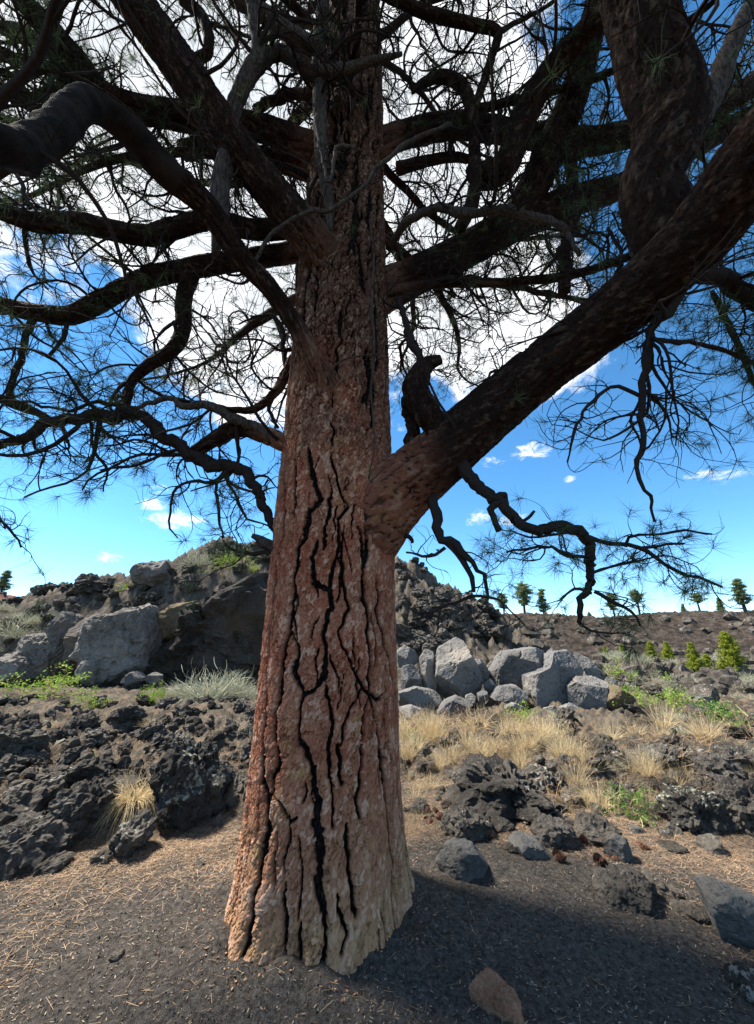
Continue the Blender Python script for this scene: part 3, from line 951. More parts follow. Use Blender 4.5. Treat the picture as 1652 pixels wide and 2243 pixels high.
# left side
limb([(765, 640, 3.05, 110), (695, 540, 2.72, 96), (605, 432, 2.45, 84), (520, 325, 2.24, 82), (440, 210, 2.04, 84), (355, 90, 1.86, 86), (290, 0, 1.7, 86), (200, -130, 1.5, 80), (120, -260, 1.3, 72)], twig=.5, alive=.4)
limb([(755, 970, 3.0, 80), (730, 875, 2.78, 72), (694, 795, 2.60, 50), (640, 700, 2.46, 42), (592, 632, 2.34, 44), (525, 560, 2.2, 48), (455, 455, 2.03, 56), (375, 385, 1.85, 60), (340, 345, 1.75, 56)], twig=.4, alive=.05)
limb([(420, 420, 1.96, 50), (375, 385, 1.85, 62), (295, 300, 1.62, 64), (240, 250, 1.48, 62), (195, 226, 1.38, 62), (160, 240, 1.30, 64), (125, 285, 1.2, 68), (70, 325, 1.08, 72), (0, 318, .98, 76), (-110, 270, .88, 80)], mat='smooth', twig=.3, alive=.05)
limb([(760, 350, 3.0, 60), (690, 325, 2.85, 58), (600, 290, 2.8, 55), (520, 270, 2.75, 52), (400, 255, 2.65, 56), (300, 238, 2.5, 54), (225, 205, 2.4, 52), (165, 125, 2.25, 48), (95, 50, 2.1, 46), (20, -30, 1.9, 40)], twig=.9, alive=.8)
limb([(720, 470, 3.1, 50), (620, 500, 3.0, 46), (540, 500, 2.9, 44), (465, 480, 2.85, 44), (395, 497, 2.8, 46), (325, 515, 2.7, 46), (250, 505, 2.6, 45), (170, 488, 2.5, 44), (80, 487, 2.4, 42), (0, 460, 2.3, 42), (-120, 420, 2.2, 36)], twig=1.1, alive=.7)
limb([(720, 540, 3.25, 50), (625, 556, 3.2, 46), (500, 574, 3.1, 45), (420, 588, 3.05, 46), (330, 608, 3.0, 45), (270, 632, 2.95, 44), (205, 668, 2.9, 44), (150, 692, 2.85, 42), (75, 684, 2.8, 40), (0, 668, 2.75, 36), (-120, 640, 2.7, 30)], twig=1.3, alive=.8)
limb([(420, 600, 3.05, 34), (400, 660, 3.1, 34), (398, 725, 3.1, 32), (370, 770, 3.05, 30), (325, 800, 3.0, 26), (295, 830, 3.0, 20), (280, 880, 2.95, 16), (270, 900, 2.95, 16)], twig=1.2, alive=.8)
limb([(700, 985, 2.95, 44), (620, 965, 2.9, 40), (545, 938, 2.9, 40), (480, 955, 2.9, 36), (430, 985, 2.9, 26)], twig=.6, alive=.4)
limb([(700, 1235, 2.95, 26), (607, 1162, 3.0, 18), (578, 1110, 3.0, 20), (552, 1065, 2.98, 22), (515, 1028, 2.95, 26), (440, 1004, 2.9, 28), (390, 978, 2.85, 26), (340, 938, 2.8, 25), (295, 905, 2.78, 24), (250, 912, 2.75, 27), (180, 915, 2.7, 24), (120, 925, 2.66, 22), (75, 952, 2.62, 20), (0, 975, 2.55, 18), (-90, 990, 2.5, 14)], twig=1.25, alive=.85)
limb([(700, 985, 2.9, 26), (615, 960, 2.88, 24), (525, 922, 2.8, 22), (450, 892, 2.75, 18), (380, 880, 2.7, 14), (320, 882, 2.68, 10), (297, 900, 2.66, 8)], mat='dead', twig=.4, alive=0)
limb([(690, 720, 3.3, 40), (640, 800, 3.25, 26), (600, 865, 3.2, 20), (540, 897, 3.15, 15), (440, 885, 3.1, 11), (350, 866, 3.1, 8), (300, 830, 3.1, 5)], twig=1.1, alive=.5)
limb([(630, 820, 3.25, 12), (622, 760, 3.3, 11), (610, 700, 3.3, 10), (580, 690, 3.3, 7), (525, 708, 3.2, 4)], twig=1.1, alive=.4)
limb([(600, 865, 3.2, 12), (590, 900, 3.2, 9), (610, 935, 3.15, 6)], twig=1.1, alive=.2)
limb([(120, 930, 2.66, 16), (85, 905, 2.62, 18), (45, 885, 2.58, 20), (0, 875, 2.5, 20), (-80, 860, 2.4, 16)], twig=1.3, alive=.9)
limb([(75, 690, 2.8, 14), (50, 760, 2.8, 13), (35, 820, 2.8, 12), (18, 870, 2.78, 10)], twig=1.3, alive=.8)
limb([(150, 695, 2.85, 10), (140, 740, 2.85, 9), (105, 780, 2.85, 6)], twig=1.3, alive=.8)
limb([(300, 905, 2.78, 9), (220, 880, 2.8, 8), (150, 900, 2.8, 7), (60, 880, 2.8, 6), (0, 880, 2.8, 4)], twig=1.3, alive=1)
limb([(0, 60, 2.4, 24), (60, 75, 2.35, 28), (120, 130, 2.3, 24), (160, 200, 2.2, 20)], twig=1, alive=.9)
limb([(260, 215, 2.45, 34), (190, 192, 2.4, 36), (130, 205, 2.35, 36), (85, 225, 2.3, 36), (40, 212, 2.2, 30), (0, 196, 2.1, 28), (-80, 170, 2, 24)], twig=1, alive=.8)
limb([(0, 122, 2.6, 20), (60, 135, 2.6, 22), (110, 150, 2.6, 22), (170, 152, 2.6, 18), (200, 190, 2.5, 14)], twig=1, alive=.9)
limb([(100, 330, 1.5, 22), (70, 380, 1.6, 16), (30, 365, 1.7, 20), (-20, 380, 1.75, 22)], twig=.9, alive=.3)
limb([(38, 385, 1.6, 10), (55, 430, 1.6, 8), (90, 470, 1.6, 5)], twig=1.1, alive=.2)
limb([(0, 260, 2.3, 26), (50, 285, 2.3, 24), (100, 290, 2.3, 20), (140, 250, 2.3, 14)], twig=1, alive=.9)
# grey dead stems in front of the trunk
limb([(470, 560, 2.3, 14), (482, 500, 2.3, 36), (483, 420, 2.28, 40), (500, 320, 2.22, 38), (508, 245, 2.14, 34), (535, 180, 2.05, 34), (568, 115, 1.98, 30), (560, 40, 1.9, 22), (545, -30, 1.8, 20)], mat='dead', twig=.6, alive=.1)
limb([(500, 270, 2.2, 26), (545, 170, 2.3, 30), (610, 115, 2.35, 28), (680, 158, 2.35, 26), (750, 155, 2.35, 24), (820, 132, 2.3, 16), (880, 118, 2.25, 8)], mat='dead', twig=.6, alive=.3)
limb([(712, -40, 2.3, 24), (702, 90, 2.36, 28), (700, 200, 2.42, 30), (705, 320, 2.48, 28), (716, 425, 2.54, 22), (722, 510, 2.6, 14)], mat='dead', twig=.6, alive=.3)
limb([(510, -10, 2.0, 34), (575, 28, 2.05, 32), (640, 75, 2.1, 32), (700, 105, 2.2, 26)], mat='dead', twig=.8, alive=.4)
limb([(400, 0, 2.3, 22), (445, 40, 2.35, 24), (455, 110, 2.4, 22), (420, 132, 2.4, 20), (370, 150, 2.4, 16)], twig=.9, alive=.8)
limb([(548, 590, 2.3, 7), (600, 510, 2.25, 9), (680, 462, 2.2, 9), (725, 460, 2.18, 9), (800, 405, 2.15, 9), (830, 365, 2.12, 9), (900, 310, 2.1, 9), (990, 270, 2.1, 7)], mat='dead', twig=.5, alive=.1)
limb([(690, 260, 2.2, 7), (720, 400, 2.2, 6), (735, 330, 2.2, 9), (760, 320, 2.15, 8), (790, 330, 2.1, 5)], mat='dead', twig=.7, alive=.0)
limb([(560, 240, 2.7, 18), (620, 210, 2.8, 20), (680, 205, 2.9, 20), (720, 215, 3.0, 18)], twig=.8, alive=.5)
limb([(400, 330, 3.0, 38), (470, 315, 3.1, 36), (560, 340, 3.2, 34), (680, 360, 3.3, 36)], twig=1, alive=.6)
limb([(620, 40, 3.0, 34), (640, 100, 3.05, 38), (690, 170, 3.1, 42), (740, 220, 3.1, 40)], twig=.8, alive=.8)
limb([(590, 380, 3.3, 20), (620, 300, 3.3, 22), (670, 240, 3.3, 24), (720, 200, 3.3, 20)], twig=.8, alive=.5)
limb([(810, 480, 2.55, 4), (818, 560, 2.56, 5), (815, 660, 2.58, 6), (820, 760, 2.58, 6), (812, 850, 2.6, 5), (822, 960, 2.6, 4), (808, 1050, 2.6, 3)], mat='dead', twig=0, alive=0)
limb([(715, 845, 2.6, 3), (740, 795, 2.55, 4), (790, 780, 2.55, 4), (840, 775, 2.55, 3)], mat='dead', twig=0, alive=0)
limb([(760, 1215, 2.9, 40), (612, 1198, 2.9, 26), (580, 1190, 2.88, 22), (552, 1176, 2.86, 10)], mat='dead', twig=0, alive=0)
limb([(610, 1212, 2.9, 14), (540, 1210, 2.9, 8), (490, 1200, 2.9, 5)], twig=1.2, alive=.8, mat='twig')
# hanging sprays that show at the left edge below the crown
limb([(-60, 1060, 2.5, 7), (0, 1130, 2.5, 6), (30, 1170, 2.5, 5), (45, 1200, 2.5, 3)], twig=1.3, alive=.2, mat='twig')
limb([(75, 955, 2.62, 6), (45, 985, 2.62, 5), (70, 1010, 2.62, 3)], twig=1.2, alive=.1, mat='twig')
limb([(200, 925, 2.7, 8), (205, 985, 2.72, 7), (230, 1030, 2.72, 5), (225, 1080, 2.72, 3)], twig=1.6, alive=.35, mat='twig')
limb([(500, 1030, 2.95, 14), (470, 1055, 2.9, 9), (400, 1060, 2.85, 7), (368, 1110, 2.85, 5), (385, 1180, 2.85, 3)], twig=1.0, alive=.3, mat='twig')
limb([(495, 1035, 2.95, 10), (520, 1100, 2.95, 7), (545, 1140, 2.95, 5), (600, 1150, 2.95, 3)], twig=1.3, alive=.5, mat='twig')
limb([(475, 1050, 2.92, 8), (478, 1130, 2.92, 6), (488, 1180, 2.92, 4)], twig=1.3, alive=.5, mat='twig')

# limbs of the crown above and behind
for k in range(38):
    z = 4.6 + 11.5 * ((k + 0.5) / 38) ** 0.9 + random.uniform(-.3, .3)
    az = k * 2.399963 + random.uniform(-.3, .3)
    toward = -math.sin(az)
    if toward > 0.5 and z < 8.0:
        az += math.pi * 0.6
    rt = float(np.interp(z, [a for a, _ in tz], [b_ for _, b_ in tz]))
    L = (5.6 - 0.25 * max(0, z - 6)) * random.uniform(.75, 1.1)
    pts = []
    ph = random.uniform(0, 6.28)
    for i in range(8):
        s_ = i / 7
        rr_ = rt * 0.3 + L * s_
        a2 = az + 0.16 * math.sin(s_ * 5 + ph)
        zz = z + L * (0.22 * s_ - 0.10 * s_ * s_) + 0.22 * math.sin(s_ * 7 + ph * 2)
        pts.append([TX + math.cos(a2) * rr_, TY + math.sin(a2) * rr_, zz, (0.062 if z < 9 else .05) * (1 - 0.78 * s_) * random.uniform(.9, 1.1)])
    wlimb(pts, twig=1.15, alive=.62)


def in_keepout(pts):
    """points too near the photographer or hanging in the open space before the lower trunk"""
    d = np.linalg.norm(pts - np.array([0, 0, CAMZ]), axis=-1)
    bad = d < 1.15
    bad |= (pts[..., 2] < 2.9 - 0.12 * np.abs(pts[..., 0])) & (pts[..., 1] < 5.5) & (np.abs(pts[..., 0]) < 6)
    # clear air before the stem
    bad |= (np.abs(pts[..., 0] - TX * pts[..., 1] / TY) < 0.42) & (pts[..., 1] < 2.75) & (pts[..., 1] > 0.2) & (pts[..., 2] < 5.6)
    return bad


def walk(start, d0, length, M, curl, droop, r=rng):
    N = len(start)
    step = (length / (M - 1))[:, None]
    path = np.zeros((N, M, 3))
    path[:, 0] = start
    d = d0 / (np.linalg.norm(d0, axis=1, keepdims=True) + 1e-9)
    turn = r.normal(size=(N, 3)) * curl
    for i in range(1, M):
        turn = 0.62 * turn + r.normal(size=(N, 3)) * curl * 0.75
        d = d + turn
        d[:, 2] += droop
        d /= np.linalg.norm(d, axis=1, keepdims=True) + 1e-9
        path[:, i] = path[:, i - 1] + d * step
    return path


def spawn(paths, radii, per, ang, r=rng, lo=.15, hi=1.0):
    """pick points on parent paths and outward directions"""
    N, M, _ = paths.shape
    pid = np.repeat(np.arange(N), per)
    s_ = r.uniform(lo, hi, len(pid)) * (M - 1.001)
    i = np.floor(s_).astype(int)
    f = (s_ - i)[:, None]
    p = paths[pid, i] * (1 - f) + paths[pid, i + 1] * f
    t = paths[pid, i + 1] - paths[pid, i]
    t /= np.linalg.norm(t, axis=1, keepdims=True) + 1e-9
    side = r.normal(size=t.shape)
    side -= t * (side * t).sum(1, keepdims=True)
    side /= np.linalg.norm(side, axis=1, keepdims=True) + 1e-9
    a = r.uniform(ang[0], ang[1], len(pid))[:, None]
    d = t * np.cos(a) + side * np.sin(a)
    rad_ = radii[pid, i]
    return p, d, rad_, pid


NEEDLE_TUFTS = 0


def needle_mesh(tips, dirs, K, length, width, r=rng):
    N = len(tips)
    t = np.repeat(tips, K, 0)
    d = np.repeat(dirs, K, 0)
    side = r.normal(size=d.shape)
    side -= d * (side * d).sum(1, keepdims=True)
    side /= np.linalg.norm(side, axis=1, keepdims=True) + 1e-9
    a = r.uniform(0.25, 1.75, len(t))[:, None]
    nd = d * np.cos(a) + side * np.sin(a)
    nd[:, 2] -= 0.12
    L = (length * r.uniform(.7, 1.2, len(t)))[:, None]
    base = t - d * r.uniform(0, 0.05, len(t))[:, None]
    wv = np.cross(nd, r.normal(size=nd.shape))
    wv /= np.linalg.norm(wv, axis=1, keepdims=True) + 1e-9
    w_ = width / 2
    v = np.stack([base - wv * w_, base + wv * w_, base + nd * L], 1).reshape(-1, 3)
    f = np.arange(len(v)).reshape(-1, 3)
    return v, f


STUBS = [i for i, B in enumerate(BR) if len(B['pts']) and B['twig'] in (.5, .2) and B['alive'] == 0]
MATS = {'smooth': M_SMOOTH, 'limb': M_LIMB, 'dead': M_DEAD, 'twig': M_TWIG}
for bi, B in enumerate(BR):
    pts = B['pts']
    seglen = np.linalg.norm(np.diff(pts[:, :3], axis=0), axis=1).sum()
    rmax = pts[:, 3].max()
    big = rmax > 0.05 and B['mat'] == 'limb'
    behind = bi >= len(BR) - 38
    nseg = int(np.clip(seglen / (0.019 if big and not behind else (0.05 if rmax < .05 else .025)), 8, 330))
    if behind:
        nseg = 40
    cr, LEN = catmull(pts, nseg)
    path = cr[:, :3]
    rad_ = np.maximum(cr[:, 3] * (0.94 if rmax > .12 else 1.0), 0.002)
    if rmax < 0.055 and B['mat'] == 'limb':
        B['mat'] = 'twig'
    if rmax < 0.12:
        fq = 5.5 if rmax < .06 else 2.5
        jit = fbm(path * fq + bi * 3.1, 4, .65)[:, None] * np.array([1, .3, .6]) + fbm(path * fq + 50 + bi, 4, .65)[:, None] * np.array([-.4, .3, 1])
        path = path + jit * (rmax * 0.95 if rmax < .06 else rmax * .25) * sstep(0, .25, np.linspace(0, 1, nseg))[:, None]
    t, n, bb = frames(path)
    sides = 80 if rmax > 0.15 else (40 if big and not behind else (28 if rmax > .05 else (14 if rmax > 0.02 else 7)))
    if behind:
        sides = 12
    a = np.arange(sides) / sides * 2 * math.pi
    ring = n[:, None, :] * np.cos(a)[None, :, None] + bb[:, None, :] * np.sin(a)[None, :, None]
    Vl = np.repeat(np.linspace(0, LEN, nseg)[:, None], sides, 1)
    Uu = np.repeat((a / (2 * math.pi))[None, :], nseg, 0)
    p3 = (path[:, None, :] + ring * rad_[:, None, None]).reshape(-1, 3)
    if big and not behind:
        circ = 2 * math.pi * rmax
        dsp, fis_, flk_ = bark_height(Uu.ravel(), Vl.ravel(), 9.0 if rmax > .12 else 13.0, .16, circ, 50 + bi, min(0.024, rmax * 0.14), (0.03, 0.05), .5)
    else:
        ka = 1.0 if rmax < .05 else .3
        dsp = fbm(p3 * 9, 3) * rad_.repeat(sides) * 0.24 * ka + fbm(p3 * 45, 3) * rad_.repeat(sides) * 0.2 * ka
        fis_ = sstep(0.05, 0.5, fbm(p3 * 22, 3))
        flk_ = fbm(p3 * 40 + 5, 2) * .5 + .5
    rr_ = rad_[:, None] + dsp.reshape(nseg, sides)
    v = (path[:, None, :] + ring * rr_[:, :, None]).reshape(-1, 3)
    idx = np.arange(nseg * sides).reshape(nseg, sides)
    i0, i1 = idx[:-1], idx[1:]
    q = np.stack([i0, np.roll(i0, -1, 1), np.roll(i1, -1, 1), i1], -1).reshape(-1, 4)
    caps = [idx[0][::-1][None, :], idx[-1][None, :]]
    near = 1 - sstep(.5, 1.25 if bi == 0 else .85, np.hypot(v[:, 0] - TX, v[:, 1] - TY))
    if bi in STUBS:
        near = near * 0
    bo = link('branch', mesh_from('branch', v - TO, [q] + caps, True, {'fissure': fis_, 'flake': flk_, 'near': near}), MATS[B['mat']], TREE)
    if B['twig'] <= 0 and B['alive'] <= 0:
        continue
    # ---- twigs
    per = max(1, int(round(B['twig'] * LEN * (7.3 if rmax > .03 else 10.0)))) if B['twig'] > 0 else 0
    tipsP, tipsD = [], []
    tv_, tq_, off = [], [], 0

    def add_tubes(paths, radii, sides_):
        global off
        if len(paths) == 0:
            return
        v_, q_ = batch_tubes(paths, radii, sides_)
        tv_.append(v_)
        tq_.append(q_ + off)
        off += len(v_)

    fine = rmax < 0.03
    if per:
        base = path[None]
        L1p, L1d, L1r, _ = spawn(base, rad_[None], per, (0.6, 1.4), lo=.12 if not fine else .1, hi=1)
        if not fine:
            L1d[:, 2] += 0.1
        ln = (rng.uniform(0.3, 1.2, per) if not fine else rng.uniform(.14, .5, per)) * B['spread']
        P1 = walk(L1p, L1d, ln, 12, 0.27, -0.03 if not fine else -0.01)
        keep = np.ones(per, bool)
        if not fine:
            keep = ~in_keepout(P1).any(1)
        P1 = P1[keep]
        ln = ln[keep]
        N1 = len(P1)
        if N1:
            r1 = np.minimum(L1r[keep] * 0.5, (0.007 + 0.013 * ln) if not fine else (0.003 + 0.006 * ln))
            R1_ = r1[:, None] * np.linspace(1, 0.32, 12)[None]
            add_tubes(P1, R1_, 4)
            n2_ = 5 if not fine else 3
            L2p, L2d, L2r, pid = spawn(P1, R1_, n2_, (0.5, 1.25), lo=.15)
            ln2 = ln[pid] * rng.uniform(.25, .6, len(pid))
            P2 = walk(L2p, L2d, ln2, 7, 0.34, -0.01)
            k2 = ~in_keepout(P2).any(1) if not fine else np.ones(len(P2), bool)
            P2 = P2[k2]
            ln2 = ln2[k2]
            R2_ = np.minimum(L2r[k2] * .75, 0.0072)[:, None] * np.linspace(1, .4, 7)[None]
            add_tubes(P2, R2_, 3)
            ends = [(P1[:, -1], P1[:, -1] - P1[:, -2]), (P2[:, -1], P2[:, -1] - P2[:, -2])]
            if not fine and len(P2):
                L3p, L3d, L3r, pid = spawn(P2, R2_, 2, (0.5, 1.2), lo=.25)
                P3 = walk(L3p, L3d, ln2[pid] * rng.uniform(.3, .7, len(pid)), 3, 0.34, 0.0)
                R3_ = np.minimum(L3r * .8, 0.0042)[:, None] * np.linspace(1, .5, 3)[None]
                k3 = ~in_keepout(P3).any(1)
                P3, R3_ = P3[k3], R3_[k3]
                add_tubes(P3, R3_, 3)
                ends.append((P3[:, -1], P3[:, -1] - P3[:, -2]))
            for (e, dd) in ends:
                out_d = np.hypot(e[:, 0] - TX, e[:, 1] - TY)
                pal = B['alive'] * (0.10 + 0.52 * sstep(0.9, 3.0, out_d) if not fine else 1.0)
                kk = rng.random(len(e)) < pal
                tipsP.append(e[kk])
                tipsD.append(dd[kk])
    if B['alive'] > .5 and rmax < .1:
        tipsP.append(path[-1:])
        tipsD.append((path[-1] - path[-2])[None])
    if tv_:
        link('twigs', mesh_from('twigs', np.vstack(tv_) - TO, np.vstack(tq_), True), M_TWIG, bo, kind='stuff')
    if tipsP:
        tp = np.vstack(tipsP)
        td = np.vstack(tipsD)
        td = td / (np.linalg.norm(td, axis=1, keepdims=True) + 1e-9)
        if len(tp):
            NEEDLE_TUFTS += len(tp)
            nv, nf = needle_mesh(tp, td, 30 if fine else 22, 0.125, 0.0024 if fine else 0.0034)
            link('needles', mesh_from('needles', nv - TO, nf), M_NEEDLE, bo, kind='stuff')

# ------------------------------------------------------------------ rocks
_ico = {}


def ico(sub):
    if sub not in _ico:
        bm = bmesh.new()
        bmesh.ops.create_icosphere(bm, subdivisions=sub, radius=1)
        v = np.array([x.co for x in bm.verts])
        f = np.array([[x.index for x in fc.verts] for fc in bm.faces])
        bm.free()
        _ico[sub] = (v, f)
    return _ico[sub]


def poly_radius(poly, theta):
    """distance from the origin to the outline in direction theta (star-shaped polygon)"""
    out_ = np.zeros_like(theta)
    dx, dz = np.cos(theta), np.sin(theta)
    for i in range(len(poly)):
        ax, az = poly[i]
        bx, bz = poly[(i + 1) % len(poly)]
        ex, ez = bx - ax, bz - az
        den = dx * ez - dz * ex
        den = np.where(np.abs(den) < 1e-9, 1e-9, den)
        t = (ax * ez - az * ex) / den
        s_ = (ax * dz - az * dx) / den
        ok = (t > 0) & (s_ >= -1e-6) & (s_ <= 1 + 1e-6)
        out_ = np.where(ok, np.maximum(out_, t), out_)
    return out_


def rock_verts(poly, depth, seed, sub=4, facets=12, rough=0.05, lava=0.0, vert=0.0):
    r = np.random.default_rng(seed)
    n, f = ico(sub)
    th_ = np.arctan2(n[:, 2], n[:, 0])
    s_ = np.hypot(n[:, 0], n[:, 2])
    Rr = poly_radius(poly, th_)
    pn = 7.0 if vert and lava < .03 else 3.5
    den = (s_ ** pn + np.abs(n[:, 1]) ** pn) ** (1 / pn)
    k = s_ / den
    v = np.stack([Rr * k * np.cos(th_), depth * n[:, 1] / den, Rr * k * np.sin(th_)], 1)
    size = np.abs(np.array(poly)).mean() * 2
    for i_ in range(int(facets * 1.6)):
        nn = r.normal(size=3)
        if lava:
            nn[1] = -abs(nn[1]) - 0.25 if r.random() < .75 else abs(nn[1]) + .3
            lo_, hi_ = .62, .9
        else:
            nn[1] = -abs(nn[1]) - 0.45 if r.random() < .8 else abs(nn[1]) + .6
            lo_, hi_ = .55, .86
        nn /= np.linalg.norm(nn)
        pr = v @ nn
        d = pr.max() * r.uniform(lo_, hi_)
        ex = np.maximum(pr - d, 0)
        v = v - ex[:, None] * nn[None] * 0.985
    nrm = v / (np.linalg.norm(v, axis=1, keepdims=True) + 1e-9)
    q_ = v / size * 2.2 + seed * 3.7
    dsp = rough * size * fbm(q_, 5, .58)
    # cracks: a few sharp grooves
    gr = np.abs(perlin(q_ * 0.9 + 60))
    dsp = dsp - (0.05 if not lava else .02) * size * (1 - sstep(0.0, 0.05, gr))
    if vert:
        qv = q_ * np.array([1.6, 1.6, .45])
        dsp = dsp - vert * size * (1 - sstep(0.0, 0.09, np.abs(perlin(qv + 21)))) - vert * .6 * size * (1 - sstep(0.0, 0.1, np.abs(perlin(qv * 2.3 + 4)))) + vert * .8 * size * fbm(q_ * 4, 3, .6)
    if lava:
        dsp = dsp + lava * .45 * size * r.normal(size=len(v)) * (.5 if sub < 5 else .3)
        dsp = dsp + lava * 1.5 * size * fbm(q_ * 1.5 + 8, 5, .6) + lava * .5 * size * (billow(q_ * 3.1 + 3, 4, .7) - .36)
    return v + nrm * dsp[:, None], f


def auto_poly(poly_px, Y):
    pw = np.array([P(px, py, Y)[0] for px, py in poly_px])
    c = np.array([pw[:, 0].mean(), Y, 0.5 * (pw[:, 2].min() + pw[:, 2].max())])
    return [(p[0] - c[0], p[2] - c[2]) for p in pw], c


RSEED = [100]


def rock(poly_crop, ox, oy, label, mat, name='rock', cat='rock', Y=None, depth=0.7, sub=4, facets=12, rough=.05, lava=0.0, sink=0.08, smooth=False, vert=0.0):
    """poly_crop in crop pixels; picture position = offset + crop / 2"""
    RSEED[0] += 1
    pp = [(ox + a_ / 2, oy + b_ / 2) for a_, b_ in poly_crop]
    if Y is None:
        low = max(pp, key=lambda t_: t_[1])
        mx = sum(a_ for a_, _ in pp) / len(pp)
        g = ground_hit(mx, low[1])
        Y = float(g[1])
    wpx = max(a_ for a_, _ in pp) - min(a_ for a_, _ in pp)
    dep = wpx / FPX * Y * 0.5 * depth
    Yc = Y + dep * 0.55
    poly, c = auto_poly(pp, Yc)
    poly = [(x, z - (sink * (max(b_ for _, b_ in poly) - min(b_ for _, b_ in poly)) if z < 0 else 0)) for x, z in poly]
    v, f = rock_verts(poly, dep, RSEED[0], sub, facets, rough, lava, vert)
    o = link(name, mesh_from(name, v, f, smooth), mat, loc=tuple(c))
    tag(o, label, cat)
    return o


# grey boulders right of the trunk (crop offset 826, 1099)
ox, oy = 826, 1099
GB = [
    ([(86, 640), (120, 625), (165, 650), (187, 690), (150, 716), (92, 722)], 'small grey boulder perched on a column of rock beside the trunk', 10.4, 4),
    ([(112, 720), (166, 708), (192, 760), (197, 822), (103, 826)], 'squat grey rock column under the small perched boulder', 10.2, 4),
    ([(184, 690), (215, 635), (250, 618), (264, 700), (257, 835), (203, 830), (188, 740)], 'tall narrow grey rock slab left of the pointed boulder', 10.3, 4),
    ([(258, 690), (275, 640), (320, 610), (350, 592), (380, 610), (387, 655), (440, 720), (472, 790), (440, 838), (330, 858), (268, 838), (247, 760)], 'big pointed grey boulder, tallest of the pale boulders near the trunk', 10.0, 5),
    ([(400, 690), (460, 690), (492, 730), (482, 790), (420, 790)], 'grey boulder shoulder tucked behind the pointed boulder', 10.6, 4),
    ([(476, 765), (530, 710), (553, 655), (690, 637), (738, 655), (742, 712), (660, 792), (560, 808), (488, 795)], 'grey flat-topped boulder with a dark undercut in the middle of the pile', 10.2, 5),
    ([(648, 760), (740, 722), (770, 660), (850, 646), (882, 690), (902, 740), (882, 802), (830, 852), (770, 908), (690, 884), (653, 820)], 'largest rounded grey boulder, lit on top, centre of the right pile', 9.6, 5),
    ([(862, 655), (930, 688), (982, 750), (1012, 795), (900, 800)], 'sloping grey rock behind the largest boulder', 10.5, 4),
    ([(838, 806), (890, 765), (960, 760), (1022, 790), (1012, 850), (960, 912), (890, 907), (838, 870)], 'blocky grey boulder leaning on the right side of the largest boulder', 9.3, 5),
    ([(494, 850), (530, 808), (610, 803), (652, 840), (642, 884), (560, 888)], 'low grey boulder below the undercut one', 9.4, 4),
    ([(93, 832), (170, 808), (290, 838), (312, 882), (210, 928), (98, 905)], 'wide low grey boulder at the foot of the rock columns', 9.6, 4),
    ([(258, 922), (300, 875), (350, 850), (422, 880), (382, 922), (300, 948)], 'low slanting grey boulder behind the tall dry grass', 9.2, 4),
    ([(92, 905), (150, 892), (215, 915), (190, 960), (95, 965)], 'low grey stone half hidden by straw beside the trunk', 9.0, 4),
    ([(690, 975), (730, 942), (768, 965), (762, 992), (700, 990)], 'small pale grey stone in front of the largest boulder', 8.4, 3),
    ([(800, 900), (850, 878), (900, 915), (880, 955), (815, 955)], 'small grey stone below the blocky boulder', 8.9, 3),
    ([(1385, 880), (1400, 850), (1460, 852), (1475, 900), (1440, 925), (1395, 915)], 'grey flat stone among green shrubs far to the right', 9.0, 3),
]
GB += [
    ([(468, 800), (500, 775), (530, 800), (520, 840), (478, 838)], 'small dark-sided block wedged under the undercut boulder', 9.9, 3),
    ([(640, 800), (672, 790), (690, 830), (660, 850)], 'small angular block between undercut and largest boulder', 9.7, 3),
    ([(440, 840), (475, 822), (498, 850), (480, 880), (446, 876)], 'grey cobble right of the pointed boulder foot', 9.3, 3),
    ([(1000, 770), (1040, 775), (1062, 810), (1030, 830)], 'grey rock chip behind the ochre block', 10.1, 3),
    ([(735, 905), (770, 890), (800, 920), (780, 945), (742, 940)], 'dark grey cobble under the largest boulder', 9.0, 3),
    ([(560, 900), (600, 880), (650, 900), (630, 935), (575, 932)], 'grey cobble in the grass before the low boulder', 8.8, 3),
    ([(740, 660), (765, 640), (790, 655), (772, 690)], 'grey tip of rock behind the largest boulder', 10.6, 3),
    ([(385, 850), (415, 838), (445, 862), (430, 890), (395, 885)], 'small grey block before the pointed boulder', 9.4, 3),
]
for poly, lab, Y, sub in GB:
    rock(poly, ox, oy, lab, M_GREY, 'boulder', 'boulder', Y=Y, depth=.85, sub=sub, facets=7, rough=.022, vert=.014)
rock([(968, 925), (1032, 800), (1092, 842), (1142, 912), (1132, 955), (1008, 955)], ox, oy, 'ochre brown broken block at the right end of the boulder pile', M_BROWNROCK, 'boulder', 'boulder', Y=9.1, depth=.9, sub=4, facets=4, rough=.035)

